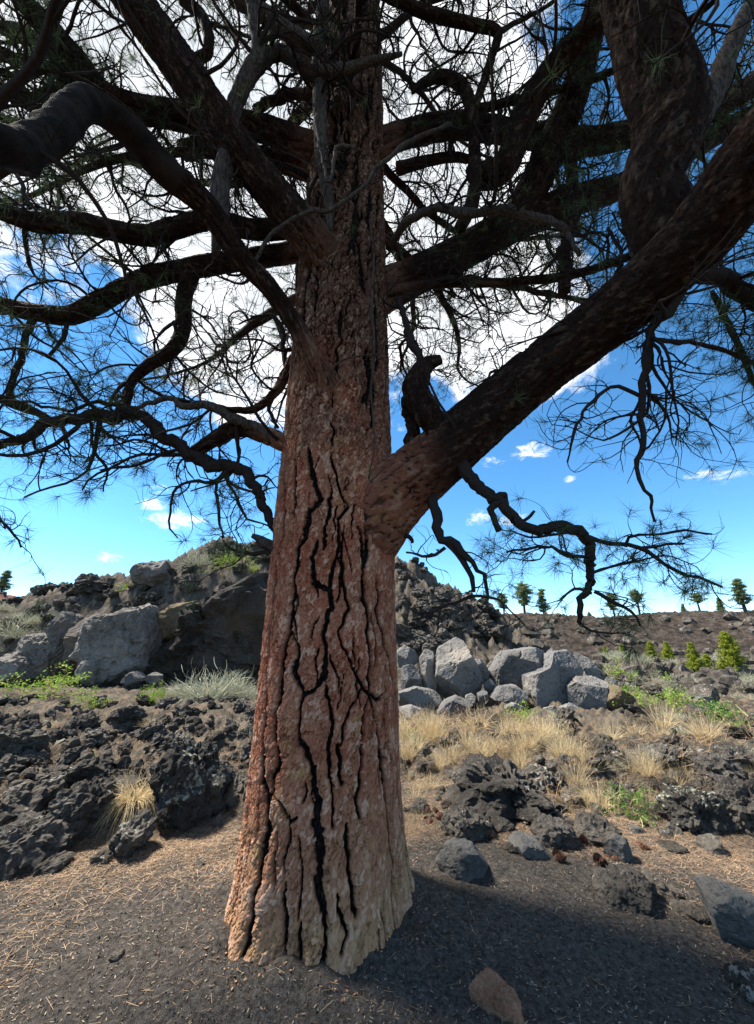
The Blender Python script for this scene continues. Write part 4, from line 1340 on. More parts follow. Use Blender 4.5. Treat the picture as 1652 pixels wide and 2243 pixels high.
# cliff slabs of the outcrop left of the trunk (offset 0, 1099)
ox, oy = 0, 1099
CL = [
    ([(100, 600), (150, 560), (232, 548), (254, 640), (248, 745), (150, 785), (92, 745)], 'upright grey rock slab with vertical cracks in the left cliff', M_CLIFF, 13.6, 5, .03),
    ([(238, 540), (290, 478), (352, 500), (364, 600), (302, 695), (243, 745)], 'tall pale grey slab between two dark clefts in the cliff', M_CLIFF, 13.8, 5, .03),
    ([(338, 515), (400, 485), (472, 520), (442, 592), (372, 645), (300, 700), (330, 600)], 'brownish ledge rock left of the pointed cliff fin', M_CLIFF, 13.5, 4, .04),
    ([(380, 650), (430, 540), (560, 450), (602, 428), (642, 448), (674, 600), (664, 695), (600, 765), (500, 775), (460, 705), (400, 665)], 'great pointed grey rock fin with sunlit left edge in the cliff', M_CLIFF, 13.2, 5, .03),
    ([(356, 745), (390, 690), (450, 690), (484, 752), (424, 805), (366, 795)], 'grey block at the foot of the pointed cliff fin', M_CLIFF, 12.8, 4, .03),
    ([(688, 725), (720, 650), (820, 570), (870, 480), (960, 440), (1050, 380), (1190, 325), (1290, 330), (1300, 800), (1000, 815), (830, 785), (715, 775)], 'big dark craggy rock wall right behind the trunk', M_DARKCLIFF, 13.6, 5, .05),
    ([(690, 510), (790, 450), (905, 438), (890, 520), (835, 565), (760, 595), (705, 575)], 'layered brown rock ledge above the dark cleft', M_BROWNROCK, 14.6, 4, .05),
    ([(-30, 712), (60, 655), (104, 690), (134, 765), (60, 795), (-30, 810)], 'stepped pale grey slabs at the left edge below the cliff', M_CLIFF, 12.9, 4, .03),
    ([(560, 330), (640, 278), (742, 256), (766, 335), (700, 372), (610, 360)], 'grey jagged rock knob on the skyline of the outcrop', M_CLIFF, 16.6, 4, .05),
    ([(535, 790), (590, 740), (645, 775), (605, 800)], 'small pale pointed stone at the foot of the cliff', M_GREY, 12.3, 3, .03),
    ([(640, 770), (670, 745), (710, 760), (700, 790), (650, 795)], 'small grey stone in the dark cleft of the cliff', M_GREY, 12.4, 3, .03),
]
for poly, lab, mat, Y, sub, rg in CL:
    rock(poly, ox, oy, lab, mat, 'cliff_rock', 'rock', Y=Y, depth=.8, sub=sub, facets=4, rough=rg, lava=.05 if mat is M_DARKCLIFF else .012, vert=.05)

# foreground lava and stones, left (offset 0, 1664.7)
ox, oy = 0, 1664.7
for poly, lab, mat, sub, lv in [
    ([(240, 205), (300, 140), (400, 108), (482, 150), (486, 255), (440, 315), (330, 345), (275, 285)], 'rounded black lava block left of the drooping straw tuft', M_LAVA, 5, .12),
    ([(-60, 350), (60, 288), (180, 268), (294, 310), (264, 402), (170, 455), (80, 484), (-60, 478)], 'long black lava block at the left edge nearest the camera', M_LAVA, 5, .12),
    ([(-40, 220), (60, 160), (150, 118), (244, 150), (214, 212), (100, 265), (-40, 285)], 'black lava hump covered with needles at the left edge', M_LAVA, 4, .12),
    ([(636, 240), (650, 100), (700, 20), (800, -66), (905, -24), (964, 90), (980, 205), (940, 275), (780, 270), (655, 258)], 'big upright black lava block spotted with pale lichen', M_LAVA_LICHEN, 5, .10),
    ([(478, 405), (540, 290), (600, 238), (654, 270), (644, 342), (522, 424)], 'slanting black lava splinter in front of the straw tuft', M_LAVA, 4, .09),
    ([(405, 450), (420, 405), (480, 400), (500, 435), (470, 455)], 'little black lava lump below the slanting splinter', M_LAVA, 3, .10),
    ([(835, 480), (855, 445), (895, 450), (905, 480)], 'little black lava lump on the cinders left of the trunk', M_LAVA, 3, .10),
    ([(150, 470), (190, 440), (250, 425), (300, 440), (260, 485), (180, 495)], 'low black lava lump below the long edge block', M_LAVA, 4, .10),
    ([(300, 60), (340, 15), (420, -5), (470, 30), (440, 90), (340, 100)], 'black lava knob behind the rounded block', M_LAVA, 4, .12),
    ([(480, 865), (500, 838), (535, 842), (535, 870), (500, 885)], 'small dark red cinder stone lying on the open ground', M_LAVA, 3, .06),
]:
    rock(poly, ox, oy, lab, mat, 'lava_rock', 'rock', depth=.85, sub=sub, facets=3, rough=.08, lava=lv)
# right (offset 826, 1664.7)
ox, oy = 826, 1664.7
for poly, lab, mat, sub, lv, fc, dp in [
    ([(236, 445), (280, 380), (350, 358), (430, 388), (502, 470), (518, 532), (440, 548), (370, 534), (288, 485)], 'smooth grey wedge stone on the cinders just right of the trunk', M_BASALT, 5, 0, 9, .9),
    ([(1000, 352), (1040, 326), (1092, 345), (1132, 412), (1122, 460), (1060, 460), (1008, 422)], 'upright angular dark grey stone on the edge of the litter', M_BASALT, 4, 0, 9, .8),
    ([(983, 605), (1000, 540), (1110, 498), (1200, 530), (1252, 602), (1202, 675), (1130, 645), (1060, 636), (998, 645)], 'rough dark lava stone standing alone on the cinders', M_LAVA, 5, .09, 7, .8),
    ([(1158, 548), (1220, 513), (1312, 560), (1354, 592), (1300, 610), (1200, 595)], 'flat dark lava stone behind the lone lava stone', M_LAVA, 4, .09, 7, .8),
    ([(1438, 700), (1458, 602), (1502, 556), (1600, 580), (1720, 640), (1760, 860), (1610, 865), (1510, 770)], 'large smooth blue-grey stone cut by the right edge', M_BASALT, 5, 0, 8, .9),
    ([(1310, 680), (1330, 645), (1400, 640), (1450, 665), (1420, 700), (1350, 705)], 'low dark stone beside the large blue-grey stone', M_LAVA, 4, .07, 7, .8),
    ([(1530, 985), (1560, 930), (1640, 925), (1720, 960), (1720, 1040), (1600, 1030)], 'dark rough stone at the lower right edge', M_LAVA, 4, .09, 7, .8),
    ([(268, 195), (370, 82), (480, 18), (640, 58), (722, 150), (824, 194), (700, 236), (400, 226)], 'wide black lava ledge with a hollow under it, right of the trunk', M_LAVA, 5, .13, 5, .9),
    ([(278, 295), (330, 228), (420, 240), (504, 280), (455, 356), (350, 345)], 'dark lava lump below the wide ledge', M_LAVA, 4, .12, 6, .8),
    ([(858, 305), (910, 248), (1000, 253), (1058, 322), (1000, 374), (918, 355)], 'black lava block beside the upright angular stone', M_LAVA, 4, .11, 6, .8),
    ([(686, 315), (740, 258), (832, 280), (894, 352), (800, 385), (718, 365)], 'brownish lava mound left of the black lava block', M_LAVA, 4, .10, 6, .8),
    ([(578, 375), (620, 333), (700, 350), (764, 412), (700, 430)], 'flat greyish stone with grass in front of the lava mound', M_BASALT, 4, .03, 6, .8),
    ([(1276, 240), (1310, 160), (1380, 138), (1482, 160), (1524, 252), (1452, 326), (1326, 316)], 'knobbly black lava mass with pale lichen at the right', M_LAVA_LICHEN, 5, .13, 5, .8),
    ([(1518, 210), (1540, 108), (1660, 105), (1740, 200), (1740, 340), (1560, 338)], 'black lava mass cut by the right edge behind the litter', M_LAVA, 5, .12, 5, .8),
    ([(1408, 395), (1430, 345), (1490, 335), (1520, 375), (1480, 405)], 'small black lava stone below the knobbly mass', M_LAVA, 3, .10, 6, .8),
    ([(1100, 318), (1115, 292), (1160, 292), (1185, 315), (1150, 328)], 'small grey stone lying on orange needles', M_BASALT, 3, 0, 6, .8),
    ([(1215, 402), (1260, 375), (1330, 370), (1345, 395), (1280, 410)], 'low black lava stone right of the upright angular stone', M_LAVA, 3, .10, 6, .8),
    ([(560, 400), (575, 365), (615, 375), (610, 410)], 'small black lava lump beside the flat greyish stone', M_LAVA, 3, .1, 6, .8),
]:
    rock(poly, ox, oy, lab, mat, 'lava_rock' if mat is not M_BASALT else 'stone', 'rock', depth=dp, sub=sub, facets=fc if lv == 0 else 3, rough=.04 if mat is M_BASALT else .07, lava=lv)
# flat reddish stone let into the ground at the bottom edge
RSEED[0] += 1
g = ground_hit(826 + 530 / 2, 1664.7 + 1060 / 2)
pl = []
for a_, b_ in [(398, 1010), (480, 938), (560, 990), (622, 1080), (650, 1190), (520, 1190), (425, 1110)]:
    h_ = ground_hit(826 + a_ / 2, 1664.7 + b_ / 2)
    pl.append((h_[0] - g[0], h_[1] - g[1]))
v, f = rock_verts(pl, 0.05, 777, 5, 3, .05, 0, .05)
v = v[:, [0, 2, 1]] * np.array([1, 1, 1.0])
o = link('stone', mesh_from('stone', v, f[:, ::-1]), M_REDROCK, loc=(g[0], g[1], g[2] - 0.022))
tag(o, 'flat reddish brown stone let into the cinders at the bottom edge', 'rock')

# scattered lava chunks: a dozen shapes, many copies
protos = []
for k in range(12):
    r_ = np.random.default_rng(900 + k)
    n_ = 9
    poly = [((.7 + .45 * r_.random()) * math.cos(a_) * 1.15, (.55 + .4 * r_.random()) * math.sin(a_) * .8) for a_ in np.arange(n_) / n_ * 2 * math.pi]
    v, f = rock_verts(poly, .8, 900 + k, 4, 3, .08, .14)
    protos.append(mesh_from('lava_chunk', v, f))
for me in protos:
    me.materials.append(M_LAVA)
LG = {
    'left': ('jagged black lava chunk in the rubble field left of the trunk', 'lava chunks left of the trunk'),
    'right': ('jagged black lava chunk among dry grass right of the trunk', 'lava chunks right of the trunk'),
    'top': ('dark lava chunk piled on the slope of the outcrop', 'lava chunks on the outcrop'),
    'flat': ('dark lava chunk on the far flat before the ridge', 'lava chunks on the far flat'),
}


def chunk(x, y, size, reg, sink=.3):
    o = link('lava_chunk', random.choice(protos), None)
    z = ground_z(x, y)
    o.location = (x, y, z + size * .8 * (.45 - sink))
    o.rotation_euler = (random.uniform(-.5, .5), random.uniform(-.5, .5), random.uniform(0, 6.28))
    o.scale = (size * random.uniform(.8, 1.2), size * random.uniform(.8, 1.2), size * random.uniform(.6, 1.1))
    tag(o, LG[reg][0], 'rock', LG[reg][1])


def in_view_scatter(n, x0, x1, y0, y1, smin, smax, reg, test=None):
    k = 0
    while k < n:
        px = random.uniform(x0, x1)
        py = random.uniform(y0, y1)
        g = ground_hit(px, py)
        if test and not test(g):
            k += .2
            continue
        if 560 < px < 890 and reg != 'top':
            k += .1
            continue
        chunk(g[0], g[1], random.uniform(smin, smax) * random.uniform(.6, 1), reg, .5 if reg == 'top' else .3)
        k += 1


lt = lambda g: lava_mask(np.array([g[0]]), np.array([g[1]]))[0] > .5 and g[1] < 13
in_view_scatter(85, -30, 585, 1530, 1800, .10, .30, 'left', lt)
in_view_scatter(50, 880, 1680, 1560, 1800, .08, .26, 'right', lt)
in_view_scatter(70, 0, 590, 1200, 1380, .2, .6, 'top', lambda g: 13 < g[1] < 22)
in_view_scatter(50, 870, 1100, 1230, 1430, .2, .6, 'top', lambda g: 10.5 < g[1] < 22)
in_view_scatter(46, 1080, 1680, 1430, 1540, .15, .5, 'flat', lambda g: 9 < g[1] < 40)


# small rubble that nobody could count: one mass
rv, rf, off_ = [], [], 0
small = []
for k in range(6):
    r2 = np.random.default_rng(950 + k)
    poly = [((.7 + .45 * r2.random()) * math.cos(a_), (.6 + .4 * r2.random()) * math.sin(a_) * .8) for a_ in np.arange(8) / 8 * 2 * math.pi]
    small.append(rock_verts(poly, .8, 950 + k, 2, 5, .08, .12))
r2 = np.random.default_rng(77)
for k in range(900):
    q_ = k % 4 if k < 640 else (0 if k % 3 else 1)
    if q_ == 0:
        px, py, s0, s1 = r2.uniform(-20, 580), r2.uniform(1530, 1810), .04, .12
    elif q_ == 1:
        px, py, s0, s1 = r2.uniform(885, 1670), r2.uniform(1570, 1850), .03, .10
    elif q_ == 2:
        px, py, s0, s1 = (r2.uniform(0, 590) if r2.random() < .5 else r2.uniform(870, 1100)), r2.uniform(1210, 1440), .1, .28
    else:
        px, py, s0, s1 = r2.uniform(1080, 1680), r2.uniform(1350, 1530), .1, .5
    g = ground_hit(px, py)
    if g[1] > 70 or g[1] < 4:
        continue
    sv, sf = small[r2.integers(6)]
    m3 = np.array(Matrix.Rotation(r2.uniform(0, 6.28), 3, 'Z') @ Matrix.Rotation(r2.uniform(-.6, .6), 3, 'X'))
    sz = r2.uniform(s0, s1) * (1 if g[1] < 25 else g[1] / 25)
    rv.append(sv @ m3.T * sz + np.array([g[0], g[1], ground_z(g[0], g[1]) + sz * .15]))
    rf.append(sf + off_)
    off_ += len(sv)
o = link('lava_rubble', mesh_from('lava_rubble', np.vstack(rv), np.vstack(rf)), M_LAVA, kind='stuff')
tag(o, 'loose small dark lava rubble strewn over field, outcrop and slope', 'rubble')


# ------------------------------------------------------------------ plants
def blade_mesh(n, h, spread, width, lean=0.5, segs=3, seed=0, base=0.06, branchy=0.0):
    r = np.random.default_rng(seed)
    az = r.uniform(0, 6.283, n)
    L = h * r.uniform(.55, 1.1, n)
    ln = lean * r.random(n) ** .7
    start = np.stack([np.cos(az), np.sin(az), 0 * az], 1) * (base * np.sqrt(r.random(n)))[:, None]
    d0 = np.stack([np.cos(az) * ln * spread, np.sin(az) * ln * spread, np.ones(n)], 1) + r.normal(size=(n, 3)) * .12
    path = walk(start, d0, L, segs + 1, .10 + branchy * .15, -0.10 * lean, r)
    if branchy:
        p, d, _, pid = spawn(path, np.ones(path.shape[:2]), int(branchy), (.4, 1.0), r, lo=.35)
        p2 = walk(p, d + np.array([0, 0, .3]), L[pid] * r.uniform(.2, .45, len(pid)), segs + 1, .2, 0.02, r)
        path = np.concatenate([path, p2])
    N, M, _ = path.shape
    side = np.cross(path[:, -1] - path[:, 0], r.normal(size=(N, 3)))
    side /= np.linalg.norm(side, axis=1, keepdims=True) + 1e-9
    wv = np.linspace(1, .35, M)[None, :, None] * width / 2 * side[:, None, :]
    v = np.stack([path - wv, path + wv], 2).reshape(-1, 3)
    idx = np.arange(N * M * 2).reshape(N, M, 2)
    q = np.stack([idx[:, :-1, 0], idx[:, :-1, 1], idx[:, 1:, 1], idx[:, 1:, 0]], -1).reshape(-1, 4)
    return v, q, path


def leaf_cloud(points, n_per, size, seed, jitter):
    r = np.random.default_rng(seed)
    p = np.repeat(points, n_per, 0) + r.normal(size=(len(points) * n_per, 3)) * jitter
    a = r.normal(size=p.shape)
    a /= np.linalg.norm(a, axis=1, keepdims=True)
    b_ = np.cross(a, r.normal(size=p.shape))
    b_ /= np.linalg.norm(b_, axis=1, keepdims=True) + 1e-9
    s_ = (size * r.uniform(.6, 1.3, len(p)))[:, None]
    v = np.stack([p - a * s_, p + b_ * s_ * .45, p + a * s_, p - b_ * s_ * .45], 1).reshape(-1, 3)
    return v, np.arange(len(v)).reshape(-1, 4)


def plant_proto(kind, seed):
    """-> list of (part name, mesh, material)"""
    parts = []
    if kind == 'straw':
        v, q, _ = blade_mesh(150, .62, 1.0, .006, .9, 4, seed, .12)
        parts = [('blades', mesh_from('blades', v, q), M_STRAW)]
    elif kind == 'stalks':
        v, q, _ = blade_mesh(46, .75, 1.1, .008, .9, 4, seed, .16, 3)
        parts = [('stalks', mesh_from('stalks', v, q), M_DRYBROWN)]
    elif kind == 'sage':
        v, q, _ = blade_mesh(230, .6, 1.4, .011, 1.0, 3, seed, .16, 1)
        parts = [('stems', mesh_from('stems', v, q), M_SAGE)]
    elif kind == 'bleached':
        v, q, _ = blade_mesh(70, .5, 1.3, .006, 1.0, 4, seed, .08, 1)
        parts = [('stems', mesh_from('stems', v, q), M_PALE)]
    elif kind in ('green', 'dgreen'):
        v, q, path = blade_mesh(14, .7, 1.1, .012, .9, 4, seed, .08, 3)
        parts = [('stems', mesh_from('stems', v, q), M_DRYBROWN)]
        pts = path[:, 1:].reshape(-1, 3)
        lv, lq = leaf_cloud(pts, 4, .026, seed, .035)
        parts.append(('leaves', mesh_from('leaves', lv, lq), M_GREEN if kind == 'green' else M_DGREEN))
    return parts


PP = {}
for k in ('straw', 'stalks', 'sage', 'bleached', 'green', 'dgreen'):
    PP[k] = [plant_proto(k, 40 + i) for i in range(4)]
NM = {'straw': ('grass_clump', 'grass'), 'stalks': ('dry_stalks', 'grass'), 'sage': ('sage_bush', 'shrub'), 'bleached': ('dead_bush', 'shrub'), 'green': ('green_shrub', 'shrub'), 'dgreen': ('green_shrub', 'shrub')}


def plant(kind, loc, h, label, group=None, wide=1.0):
    parts = random.choice(PP[kind])
    nm, cat = NM[kind]
    e = bpy.data.objects.new(nm, None)
    C.objects.link(e)
    e.location = loc
    ref = .7
    e.scale = (h / ref * wide, h / ref * wide, h / ref)
    e.rotation_euler = (0, 0, random.uniform(0, 6.28))
    tag(e, label, cat, group)
    for (pn, me, mat) in parts:
        link(pn, me, mat, e)
    return e


def plant_px(kind, px, pybase, hpx, label, group=None, wide=1.0, Y=None):
    if Y is None:
        g = ground_hit(px, pybase)
    else:
        g = P(px, pybase, Y)[0]
        gz_ = ground_z(g[0], g[1])
        if abs(gz_ - g[2]) < .8:
            g[2] = gz_
    t = (g - np.array([0, 0, CAMZ])) @ FWD
    plant(kind, (g[0], g[1], g[2] - .03), hpx / FPX * t, label, group, wide)


for (k, px, py, hp, lab, wd) in [
    ('green', 85, 1525, 72, 'bright green leafy shrub below the stepped slabs at the left', 1.5),
    ('green', 215, 1505, 55, 'green leafy shrub at the foot of the pointed fin', 1.3),
    ('green', 195, 1555, 58, 'small green shrub low in the lava field left', 1.0),
    ('green', 318, 1540, 50, 'yellow-green upright shrub left of the grey sage', 0.8),
    ('green', 348, 1535, 42, 'thin green sprig beside the grey sage', 0.7),
    ('sage', 455, 1535, 88, 'large grey-green sage bush before the dark rock wall', 1.2),
    ('sage', 500, 1525, 70, 'grey-green sage bush at the right of the large one', 1.0),
    ('sage', 385, 1525, 40, 'small sage tuft at the left of the large one', 1.2),
    ('sage', 545, 1530, 40, 'low sage tuft touching the trunk edge', 1.2),
    ('bleached', 515, 1615, 60, 'bleached silvery dead tuft left of the trunk', 1.0),
    ('sage', 560, 1620, 45, 'lichen grey bush half behind the trunk at the left', 1.0),
    ('green', 55, 1660, 20, 'tiny yellow-green sprig in the lava at far left', 1.0),
    ('green', 195, 1665, 20, 'tiny yellow-green sprig in the lava left of centre', 1.0),
    ('sage', 30, 1385, 55, 'pale sage bush on the slope at the far left', 1.3),
    ('sage', 435, 1245, 62, 'dry tan bush on the crest of the outcrop', .9),
    ('green', 510, 1245, 46, 'yellow-green bush on the crest beside the trunk', 1.1),
    ('green', 545, 1262, 36, 'second yellow-green bush on the crest, nearer the trunk', 1.3),
    ('green', 290, 1290, 24, 'low yellow-green cushion plant on top of the outcrop', 1.8),
    ('sage', 48, 1385, 40, 'small sage on the left slope', 1.2),
    ('dgreen', 1045, 1735, 40, 'small vivid green plant in the hollow of the lava ledge', 1.0),
    ('dgreen', 1360, 1790, 88, 'mid green feathery shrub in the dry grass at right', 1.0),
    ('dgreen', 1395, 1785, 60, 'lower half of green brush beside the feathery shrub', 1.0),
    ('green', 1370, 1505, 62, 'bright yellow-green shrub behind the ochre block', .9),
    ('green', 1475, 1560, 80, 'light green upright shrub right of the boulders', .9),
    ('green', 1400, 1545, 60, 'pale green shrub just right of the ochre block', 1.1),
    ('dgreen', 1610, 1590, 75, 'deep green bushy shrub near the right edge', 1.4),
    ('dgreen', 1570, 1590, 55, 'green shrub left of the deep green one', 1.0),
    ('green', 1140, 1580, 50, 'small leafy green shrub before the largest boulder', 1.0),
    ('green', 1030, 1530, 26, 'low green shrub between boulders near the trunk', 1.6),
    ('dgreen', 905, 1625, 30, 'small green tuft beside the trunk at right', 1.2),
    ('straw', 1455, 1595, 75, 'fountain of pale dry stalks below the light green shrub', .9),
    ('dgreen', 1285, 1745, 18, 'low dark green tuft under the dry grass', 2.0),
    ('green', 1590, 1700, 34, 'small green shrub low at the right side', 1.2),
    ('bleached', 1215, 1790, 45, 'bleached twiggy bush above the brownish lava mound', 1.2),
    ('bleached', 1490, 1830, 22, 'bleached twigs lying before the knobbly lava', 2.0),
    ('dgreen', 1155, 1880, 30, 'thin green grass sprout on the flat greyish stone', .7),
]:
    plant_px(k, px, py, hp, lab, None, wd)

# drooping straw tuft on the lava, left
v, q, path = blade_mesh(420, .42, 2.3, .004, 1.0, 6, 5, .10, 0)
v = v.copy()
g = ground_hit(282, 1805)
rr_ = np.hypot(v[:, 0], v[:, 1])
v[:, 2] = v[:, 2] * .8 - 1.9 * np.maximum(rr_ - .1, 0) ** 2 * 2.4 + .06
e = link('grass_tuft', mesh_from('grass_tuft', v, q), M_STRAW, loc=(g[0], g[1] + .05, g[2] + .12))
tag(e, 'round drooping golden straw tuft between black lava blocks', 'grass')

# dry grass belt right of the trunk, straw on the left lava
GLAB = ('clump of dry golden grass right of the trunk below the boulders', 'dry grass clumps right of the trunk')
SLAB = ('tangle of thin dry brown stalks right of the trunk', 'dry stalks right of the trunk')
for i in range(100):
    px = random.uniform(885, 1190) if i < 50 else random.uniform(1180, 1680)
    py = random.uniform(1590, 1690) if i < 50 else random.uniform(1600, 1780)
    if i % 3 == 0:
        plant_px('stalks', px, py, random.uniform(40, 75), SLAB[0], SLAB[1], 1.0)
    else:
        plant_px('straw', px, py, random.uniform(38, 75), GLAB[0], GLAB[1], 1.0)
for i in range(26):
    plant_px('straw', random.uniform(885, 1000) if i % 2 else random.uniform(1000, 1640), random.uniform(1700, 1830), random.uniform(22, 42), 'small dry grass tuft between lava stones right of the trunk', 'small straw tufts right', 1.2)
for i in range(34):
    plant_px('straw', random.uniform(0, 570), random.uniform(1560, 1830), random.uniform(14, 30), 'small dry grass tuft between lava rubble left of the trunk', 'small straw tufts left', 1.6)
for i in range(14):
    plant_px('sage', random.uniform(1200, 1660), random.uniform(1570, 1700), random.uniform(22, 40), 'pale grey sage bush among the dry grass at right', 'sage bushes in the dry grass', 1.1)
for i in range(48):
    plant_px('sage', random.uniform(1300, 1680), random.uniform(1440, 1535), random.uniform(16, 30), 'pale grey sage bush on the flat below the ridge', 'sage bushes below the ridge', 1.05)
for i in range(16):
    plant_px('sage', random.uniform(0, 130), random.uniform(1330, 1440), random.uniform(14, 30), 'pale sage bush dotted on the reddish slope at left', 'sage bushes on the reddish slope', 1.5)


# ------------------------------------------------------------------ small pines
def conifer(seed, shape):
    """unit-height tree -> trunk mesh, crown mesh data"""
    r = np.random.default_rng(seed)
    tp = np.array([[0, 0, -.03], [.01 * r.normal(), .01 * r.normal(), .35], [.015 * r.normal(), .015 * r.normal(), .7], [0, 0, .98]])
    path, _ = catmull(np.hstack([tp, [[.034], [.025], [.014], [.004]]]), 14)
    tv, tq = batch_tubes(path[None, :, :3], path[None, :, 3], 7)
    nb = 110
    if shape == 'young':
        z = .08 + .88 * r.random(nb * 2) ** 1.1
        L = .34 * (1 - z) ** .8 + .03
        rise = .25
    elif shape == 'round':
        z = .30 + .66 * r.random(nb)
        L = .33 * np.sqrt(np.clip(1 - ((z - .62) / .40) ** 2, .05, 1)) * r.uniform(.6, 1.1, nb)
        rise = .2
    elif shape == 'tall':
        z = .25 + .72 * r.random(nb)
        L = .20 * np.clip(1.15 - z, .1, 1) * r.uniform(.6, 1.3, nb) + .03
        rise = .15
    else:
        z = .52 + .44 * r.random(int(nb * .7))
        L = .26 * np.clip(1.25 - z, .2, .5) * 2 * r.uniform(.4, 1.15, len(z))
        rise = .25
    nw = 9 if shape == 'young' else 6
    z = (np.round((z - z.min()) / (z.max() - z.min()) * nw) / nw) * (z.max() - z.min()) + z.min() + r.normal(size=len(z)) * .012
    z = np.minimum(z, .97)
    L = L * r.uniform(.35, 1.15, len(z))
    az = r.uniform(0, 6.283, len(z))
    st = np.stack([0 * z, 0 * z, z], 1)
    d = np.stack([np.cos(az), np.sin(az), np.full(len(z), rise)], 1)
    bp = walk(st, d, L, 6, .14, .03, r)
    bv, bq = batch_tubes(bp, np.linspace(.007, .002, 6)[None].repeat(len(z), 0), 3)
    tvv = np.vstack([tv, bv])
    tqq = np.vstack([tq, bq + len(tv)])
    tips = bp[:, 2:].reshape(-1, 3)
    tips = np.repeat(tips, 5 if shape == 'young' else 4, 0)
    tips = tips + r.normal(size=tips.shape) * np.array([.016, .016, .010])
    dd = r.normal(size=tips.shape) + np.array([0, 0, .9])
    dd /= np.linalg.norm(dd, axis=1, keepdims=True)
    nv, nf = needle_mesh(tips, dd, 4, .055, .016, r)
    return mesh_from('trunk', tvv, tqq, True), mesh_from('crown', nv, nf)


CP = {s_: [conifer(300 + 10 * i + j, s_) for j in range(2)] for i, s_ in enumerate(('young', 'round', 'tall', 'top'))}
CPY = {}


def pine(shape, px, pyb, hpx, Y, label, mat, wide=1.0, var=0):
    if Y is None:
        g = ground_hit(px, pyb)
    else:
        g = P(px, pyb, Y)[0]
        g[2] = ground_z(g[0], g[1])
    t = (g - np.array([0, 0, CAMZ])) @ FWD
    h = hpx / FPX * t * (.85 if Y else 1)
    tm, cm = CP[shape][var % 2]
    e = bpy.data.objects.new('pine_tree', None)
    C.objects.link(e)
    e.location = g
    e.scale = (h * wide, h * wide, h)
    e.rotation_euler = (0, 0, random.uniform(0, 6.28))
    tag(e, label, 'tree')
    link('trunk', tm, M_TWIG, e)
    key = (cm.name, mat.name)
    if key not in CPY:
        c2 = cm.copy()
        c2.materials.clear()
        c2.materials.append(mat)
        CPY[key] = c2
    link('crown', CPY[key], None, e)


for i, (sh, px, pb, hp, Y, lab, mat, wd) in enumerate([
    ('young', 1612, 1480, 92, None, 'tallest young yellow-green pine at the right below the ridge', M_NEEDLE_YOUNG, 1.0),
    ('young', 1528, 1478, 66, None, 'slim young pine left of the tallest young one', M_NEEDLE_YOUNG, .9),
    ('young', 1555, 1475, 40, None, 'stubby young pine between the slim and the tallest one', M_NEEDLE_YOUNG, 1.2),
    ('young', 1467, 1448, 40, None, 'small greyish green young pine, third from the right', M_NEEDLE_YOUNG, 1.1),
    ('young', 1430, 1446, 40, None, 'small young pine with bright tips, fourth from the right', M_NEEDLE_YOUNG, 1.1),
    ('young', 1365, 1438, 26, None, 'tiny round young pine near the boulders', M_NEEDLE_YOUNG, 1.2),
    ('young', 1328, 1440, 24, None, 'tiniest young pine just above the boulder pile', M_NEEDLE_YOUNG, 1.0),
    ('tall', 1635, 1345, 82, 66, 'broad dark pine on the ridge at the right edge', M_NEEDLE_FAR, 1.5),
    ('young', 1582, 1345, 40, 66, 'small conical pine on the ridge left of the broad one', M_NEEDLE_FAR, .9),
    ('top', 1535, 1343, 52, 66, 'bare-stemmed flat-topped pine on the ridge', M_NEEDLE_FAR, 1.5),
    ('top', 1400, 1338, 66, 66, 'flat-topped ridge pine behind the hanging needles', M_NEEDLE_FAR, 1.3),
    ('round', 1345, 1340, 60, 66, 'rounded ridge pine behind the hanging branch', M_NEEDLE_FAR, 1.2),
    ('round', 1150, 1345, 78, 66, 'dense broad ridge pine left of the hanging branch', M_NEEDLE_FAR, 1.3),
    ('tall', 1192, 1345, 74, 66, 'slender open ridge pine beside the dense broad one', M_NEEDLE_FAR, 1.2),
    ('round', 1105, 1350, 52, 66, 'paler small ridge pine at the end of the outcrop', M_NEEDLE_FAR, 1.3),
    ('young', 1500, 1345, 24, 66, 'tiny pine on the ridge between two taller ones', M_NEEDLE_FAR, 1.0),
    ('young', 1290, 1342, 20, 66, 'tiny bushy pine on the ridge behind the twigs', M_NEEDLE_FAR, 1.4),
    ('round', 135, 1292, 46, 50, 'lone round-crowned pine on the reddish slope at left', M_NEEDLE_FAR, 1.2),
    ('round', 243, 1280, 42, 46, 'small pine peeping over the lava outcrop', M_NEEDLE_FAR, 1.0),
    ('tall', 5, 1292, 66, 50, 'dark pine cut by the left edge of the picture', M_NEEDLE_FAR, 1.5),
]):
    pine(sh, px, pb, hp, Y, lab, mat, wd, i)

